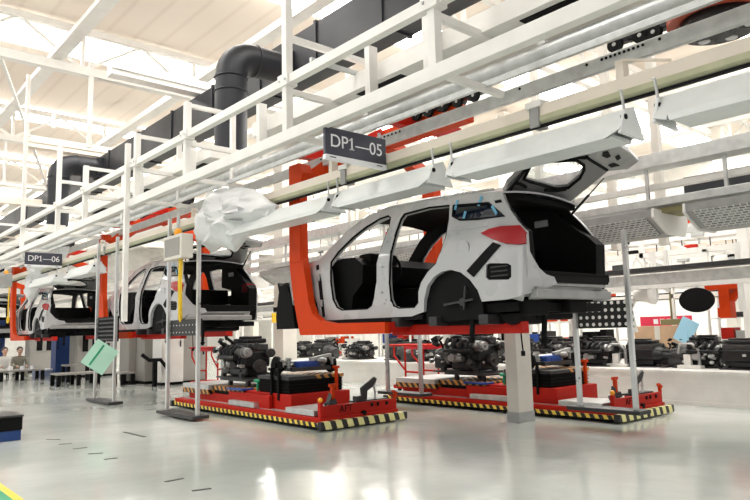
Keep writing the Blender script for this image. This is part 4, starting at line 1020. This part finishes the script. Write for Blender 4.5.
# things standing behind the bench
p = at(696, 300, X=13.0); t = thing('oval_disc', 'black oval disc hung beside the white post above the engine bench', 'disc', p)
b = MB(); b.cyl((13.0, p.y, p.z), (13.06, p.y, p.z), .33, seg=32)
for v in b.bm.verts: v.co.z = p.z+(v.co.z-p.z)*.72
d = b.build('disc_plate', 'black', t, smooth=30)
b = MB(); b.bar((13.08, p.y, p.z), (13.08, p.y, 2.2), .04); b.build('hanging_rod', 'galvanised', t)
p0, p1 = at(634, 330, X=14.2), at(683, 346, X=14.2)
p0.z += .08; t = thing('cardboard_carton', 'brown cardboard carton behind the engine bench', 'carton', (14.5, (p0.y+p1.y)/2, 0))
b = MB(); b.box(14.2, 14.9, p1.y, p0.y, .62, p0.z, .01); b.build('carton_body', 'cardboard', t)
b = MB(); b.box(14.19, 14.2, (p0.y+p1.y)/2-.06, (p0.y+p1.y)/2+.06, p0.z-.3, p0.z); b.build('tape', 'beige_paint', t)
b = MB(); b.box(14.1, 15.0, p1.y-.1, p0.y+.1, 0, .62); b.build('pallet', 'beige_paint', t)
b0, b1 = at(640, 317, X=19.0), at(692, 326, X=19.0)
t = thing('red_banner', 'red banner with pale lettering blocks on the far lane, above the carton', 'banner', (19.0, (b0.y+b1.y)/2, b1.z))
b = MB(); b.box(19.0, 19.05, b1.y, b0.y, b1.z, b0.z); b.build('cloth', 'banner', t)
for k in range(4):
    y = b1.y+(b0.y-b1.y)*(.25+.13*k); b = MB(); b.box(18.985, 19.0, y, y+.13, b1.z+.08, b0.z-.08); b.build('character', 'letter', t)
b = MB(); b.box(19.0, 19.04, b1.y, b0.y, b1.z-1.0, b1.z-.02); b.build('white_panel', 'letter', t)
p = at(686, 331, X=13.6); b = MB(); b.cbox(p, .03, .35, .5, 0, Matrix.Rotation(.5, 4, 'X')); b.bar(p, (p.x+.03, p.y, .1), .06); tag(b.build('blue_board', 'pale_blue'), 'pale blue board tilted beside the carton', 'board')
p = at(672, 322, X=13.8); b = MB(); b.cbox(p, .1, .45, .12, .01); b.bar(p, (13.8, p.y, 2.1), .03); tag(b.build('tool_holder', 'olive'), 'small ochre tool holder before the red banner', 'tool holder')
# white lamp and fan like shade behind the gate
p = at(643, 294, X=12.6); t = thing('task_lamp', 'white round task lamp on an arm beside the dotted gate', 'lamp', p)
b = MB(); b.cyl((12.6, p.y+.15, p.z), (12.6, p.y-.2, p.z+.02), .11, .24, 20); b.build('lamp_shade', 'white_paint', t, smooth=40)
b = MB(); b.tube([(12.6, p.y+.12, p.z), (12.6, p.y+.3, p.z+.3), (12.6, p.y+.1, p.z+.75), (12.9, p.y, 2.3)], .03); b.build('arm', 'white_paint', t, smooth=50)
b = MB(); b.tube([(12.6, p.y+.15, p.z), (12.62, p.y+.3, p.z-.3), (12.62, p.y+.22, p.z-.75)], .05); b.build('hose', 'white_paint', t, smooth=50)

# workstations along the far lanes: cabinets and racks with bins
def rack(x, y, w, h, label, seed):
    r = random.Random(seed); t = thing('parts_rack', label, 'rack', (x, y, 0), group='parts racks beyond the engine bench')
    for sy in (0, w):
        for sx in (0, .6): b = MB(); b.box(x+sx-.025, x+sx+.025, y+sy-.025, y+sy+.025, 0, h); b.build('upright', 'white_paint', t)
    for k in range(4):
        z = .35+k*(h-.4)/3; b = MB(); b.box(x-.02, x+.62, y, y+w, z-.02, z+.02); b.build('shelf', 'white_paint', t)
    return t
k = 0
for x in (14.4, 17.2):
    ys = (3.2, 9.6, 12.2, 15.0, 18) if x < 15 else (3.2, 5.6, 9.6, 12.2, 15.0, 18)
    nth = ['nearest', 'second from the near end', 'third from the near end', 'fourth from the near end', 'fifth from the near end', 'last']
    for y in ys:
        q = ys.index(y); q = 5 if y == ys[-1] else q
        t = rack(x, y, 1.5, 2.0, 'white parts rack, %s, %s row behind the engine bench' % (nth[q], 'first' if x < 15 else 'second'), k)
        r = random.Random(k)
        for s_ in range(3):
            z = .37+s_*(1.6)/3; yy = y+.06
            while yy < y+1.3:
                w_ = r.uniform(.18, .34); h_ = r.uniform(.12, .32); b = MB(); b.box(x+.05, x+.5, yy, yy+w_, z, z+h_, .008)
                if r.random() < .8: tag(b.build('parts_bin', r.choice(['red', 'black', 'black', 'grey_paint', 'engine_light', 'white_paint', 'steel_dark', 'blue', 'orange'])), 'small parts bin on a white rack beyond the engine bench', 'bin', 'parts bins on the far racks')
                yy += w_+.05
        k += 1

for i in range(34):
    if i < 22: px, py, X = 608+i*6.6+rr.uniform(-3, 3), rr.uniform(232, 268), rr.choice([15.5, 18.5, 22.0])
    else: px, py, X = 312+(i-22)*11+rr.uniform(-3, 3), rr.uniform(215, 262), rr.choice([15.5, 18.5])
    p = at(px, py, X=X); s_ = rr.uniform(.10, .24)
    t = thing('tool_balancer', 'small dark tool balancer hung among the far white gantries', 'tool balancer', p, group='tool balancers in the far lanes')
    b = MB(); b.cbox(p, .16, s_*1.8, s_, .02); b.cyl(p, p+Vector((0, 0, -.25)), .03); b.build('housing', rr.choice(['steel_dark', 'black', 'grey_paint', 'grey_paint', 'red']), t)
    b = MB(); b.bar(p, (p.x, p.y, p.z+rr.uniform(.4, .9)), .02); b.build('cable', 'steel_dark', t)
# ---------------------------------------------------------------- far left of the hall
def cabinet(x, y, w, d, h, label, m, vents=True):
    t = thing('machine_cabinet' if m != 'blue_cabinet' else 'blue_locker', label, 'cabinet', (x, y, 0), group='cabinets at the far left')
    b = MB(); b.box(x, x+w, y, y+d, .08, h, .015); bd = b.build('carcass', m, t)
    b = MB(); b.box(x+.04, x+w-.04, y+.04, y+d-.04, 0, .08); b.build('plinth', 'black', t)
    b = MB(); b.box(x+.05, x+w-.05, y-.015, y, .15, h-.06, .006); dr = b.build('door', m, t)
    if vents:
        for q in range(3): b = MB(); b.box(x+w*(.18+.24*q), x+w*(.32+.24*q), y-.025, y-.015, .85, 1.45); b.build('vent', 'black', dr)
    b = MB(); b.box(x+w*.82, x+w*.86, y-.04, y-.015, h*.48, h*.56); b.build('handle', 'black', dr)
    return t
cabinet(*at(128, 384, Z=0)[:2], 1.15, .7, 2.0, 'grey machine cabinet with three slot vents beside the louvred gate', 'cabinet_grey')
cabinet(*at(144, 384.5, Z=0)[:2], .75, .6, 1.9, 'narrow grey cabinet with black instrument arm, second from the louvred gate', 'cabinet_grey', False)
cabinet(*at(161, 386, Z=0)[:2], .62, .6, 2.1, 'tall pale cabinet just left of the near gate pole', 'white_paint', False)
cabinet(*at(180, 384, Z=0)[:2], .8, .6, 1.6, 'grey cabinet behind the red tube cart', 'cabinet_grey', False)
cabinet(*at(55, 377, Z=0)[:2], .6, .6, 2.2, 'blue locker behind the low bench, below the third car', 'blue_cabinet', False)
cabinet(*at(74, 378, Z=0)[:2], 1.3, .6, 2.0, 'grey cabinet right of the blue locker', 'cabinet_grey')
cabinet(*at(-22, 374, Z=0)[:2], .9, .6, 2.1, 'blue locker at the far left picture edge', 'blue_cabinet', False)
cabinet(*at(28, 373, Z=0)[:2], 1.5, .6, 2.2, 'grey cabinet behind the seated people', 'cabinet_grey')
# instrument arm
p = at(155, 360, Y=17.0); b = MB(); b.tube([p+Vector((-.35, 0, .15)), p+Vector((-.15, 0, 0)), p+Vector((.15, 0, 0)), p+Vector((.35, 0, -.25))], .05); b.bar(p, (p.x, p.y, 0.0), .1); tag(b.build('instrument_arm', 'trim_black', smooth=40), 'black instrument arm on a post before the pale cabinets', 'instrument')
def bench(x0, x1, y0, y1, h, label, name='work_bench'):
    t = thing(name, label, 'bench', ((x0+x1)/2, (y0+y1)/2, 0), group='low black legged benches')
    b = MB(); b.box(x0, x1, y0, y1, h-.05, h, .008); b.build('bench_top', 'cabinet_grey', t)
    n = max(2, int((x1-x0)/.5)+1)
    for i in range(n):
        for y in (y0+.06, y1-.06): x = x0+.05+(x1-x0-.1)*i/(n-1); b = MB(); b.box(x-.05, x+.05, y-.04, y+.04, 0, h-.05); b.build('leg', 'black', t)
    return t
a = at(57, 387, Z=0); c = at(126, 386, Z=0)
bench(a.x, a.x+1.15, a.y, a.y+.7, .35, 'low bench with black legs before the blue locker')
bench(a.x+1.3, c.x+.35, a.y-1.2, a.y-.5, .35, 'low bench with black legs beyond the louvred gate')
bench(a.x+.7, a.x+1.5, a.y+1.6, a.y+2.2, .52, 'small raised frame table right of the blue locker')
a = at(-6, 381, Z=0); c = at(42, 379, Z=0)
bench(a.x, c.x, c.y-.3, c.y+.5, .34, 'long low bench before the two seated people')
for px in (8, 20, 30):
    p = at(px, 376, Y=c.y+.1); b = MB(); b.cyl((p.x, c.y-.15, .34), (p.x, c.y-.15, .46), .07); tag(b.build('canister', 'letter', smooth=40), 'white canister on the long low bench', 'canister', 'white canisters on the long bench')
p = at(47, 377, Z=0); t = thing('storage_crate', 'pale blue storage crate left of the blue locker', 'crate', p)
b = MB(); b.box(p.x-.35, p.x+.4, p.y, p.y+.5, 0, .24, .02); b.build('tub', 'crate', t); b = MB(); b.box(p.x-.38, p.x+.43, p.y-.03, p.y+.53, .22, .27, .01); b.build('lid', 'letter', t)
# black and blue crate at the picture edge
q = at(21, 440, Z=0); t = thing('parts_crate', 'black crate on a blue box, at the left edge of the floor', 'crate', (q.x-.4, q.y+.3, 0))
b = MB(); b.box(q.x-1.0, q.x, q.y, q.y+.62, 0, .13, .01); b.build('blue_tub', 'blue_cabinet', t)
b = MB(); b.box(q.x-1.0, q.x+.01, q.y-.01, q.y+.63, .13, .30, .012); b.build('black_tub', 'trim_black', t)
b = MB(); b.box(q.x-1.02, q.x+.02, q.y-.02, q.y+.64, .30, .325, .008); b.build('rim', 'steel_dark', t)
# two seated people far off
def person(x, y, label, shirt, seat=.32):
    t = thing('person', label, 'person', (x, y, 0))
    def skinmesh(name, pts, edges, rad, m, lv=1):
        me = bpy.data.meshes.new(name); me.from_pydata([Vector(p) for p in pts], edges, []); o = bpy.data.objects.new(name, me); COL.objects.link(o); o.parent = t
        sk = o.modifiers.new('skin', 'SKIN'); sk.use_smooth_shade = True
        for v, r_ in zip(me.skin_vertices[0].data, rad): v.radius = (r_, r_)
        me.skin_vertices[0].data[0].use_root = True
        o.modifiers.new('sub', 'SUBSURF').render_levels = lv; me.materials.append(M[m]); return o
    s = seat
    pts = [(0, 0, s+.1), (0, -.02, s+.32), (0, -.05, s+.52), (0, -.06, s+.62)]; ed = [(0, 1), (1, 2), (2, 3)]; rad = [.15, .14, .15, .06]
    for sx in (-1, 1):
        i = len(pts); pts += [(sx*.2, -.05, s+.52), (sx*.25, -.12, s+.28), (sx*.16, -.36, s+.26)]; ed += [(2, i), (i, i+1), (i+1, i+2)]; rad += [.065, .05, .04]
        i = len(pts); pts += [(sx*.1, -.04, s+.08), (sx*.13, -.44, s+.13), (sx*.13, -.46, .08), (sx*.13, -.6, .05)]; ed += [(0, i), (i, i+1), (i+1, i+2), (i+2, i+3)]; rad += [.1, .075, .055, .045]
    bd = skinmesh('body', pts, ed, rad, shirt)
    b = MB(); b.ball((x, y-.09, s+.78), .105, (.85, .95, 1.15), 16); b.ball((x, y-.195, s+.77), .018); b.cyl((x, y-.06, s+.6), (x, y-.08, s+.72), .055)
    for sx in (-1, 1): b.ball((x+sx*.09, y-.085, s+.775), .022, (.5, 1, 1.3))
    hd = b.build('head', 'skin', t, smooth=60)
    for sx in (-1, 1): b = MB(); b.ball((x+sx*.036, y-.182, s+.795), .013); b.build('eye', 'hair', hd)
    b = MB(); b.box(x-.025, x+.025, y-.192, y-.184, s+.715, s+.723); b.build('mouth', 'banner', hd)
    b = MB(); b.ball((x, y-.065, s+.815), .115, (.9, .95, 1.0), 14); bmesh.ops.bisect_plane(b.bm, geom=b.bm.verts[:]+b.bm.edges[:]+b.bm.faces[:], plane_co=(x, y-.14, s+.80), plane_no=(0, -.8, -.45), clear_outer=True); b.build('hair', 'hair', t, smooth=60)
    for sx in (-1, 1):
        hx, hy, hz = sx*.15, -.40, s+.26
        pts = [(hx, hy, hz), (hx-sx*.005, hy-.06, hz)]; ed = [(0, 1)]; rad = [.032, .036]
        for f, L in zip((-.028, -.010, .009, .027), (.06, .07, .066, .05)):
            i = len(pts); pts += [(hx+f, hy-.085, hz), (hx+f, hy-.085-L*.6, hz-.012), (hx+f*1.1, hy-.085-L, hz-.035)]; ed += [(1, i), (i, i+1), (i+1, i+2)]; rad += [.01, .009, .008]
        i = len(pts); pts += [(hx-sx*.04, hy-.03, hz), (hx-sx*.055, hy-.07, hz-.01)]; ed += [(0, i), (i, i+1)]; rad += [.011, .009]
        skinmesh('hand', pts, ed, rad, 'skin')
    b = MB(); b.box(x-.17, x+.17, y-.15, y+.17, s-.04, s, .02); 
    for sx in (-.13, .13):
        for sy in (-.11, .13): b.bar((x+sx, y+sy, 0), (x+sx, y+sy, s-.03), .035)
    tag(b.build('low_stool', 'black'), 'low black stool under a seated person', 'stool', 'low stools')
    return t
p = at(4, 360, Y=c.y+2.2); person(p.x, c.y+2.2, 'person in a white shirt seated behind the long low bench', 'shirt_white', .14)
p = at(19, 360, Y=c.y+1.8); person(p.x, c.y+1.8, 'person in a khaki shirt seated at the right end of the long bench', 'shirt_khaki', .14)
# ---------------------------------------------------------------- added area lights, without fittings, that brighten the far lanes
def area(name, loc, sx, sy, power, rot=(0, 0, 0), col=(1, .98, .95)):
    l = bpy.data.lights.new(name, 'AREA'); l.shape = 'RECTANGLE'; l.size = sx; l.size_y = sy; l.energy = power; l.color = col
    o = bpy.data.objects.new(name, l); COL.objects.link(o); o.location = loc; o.rotation_euler = rot
    return o
for y in (2, 9, 16, 24, 33):
    area('far_fill_light', (11, y, 7.6), 3, 3, 110)
    area('far_fill_light', (19, y, 7.6), 5, 4, 260)
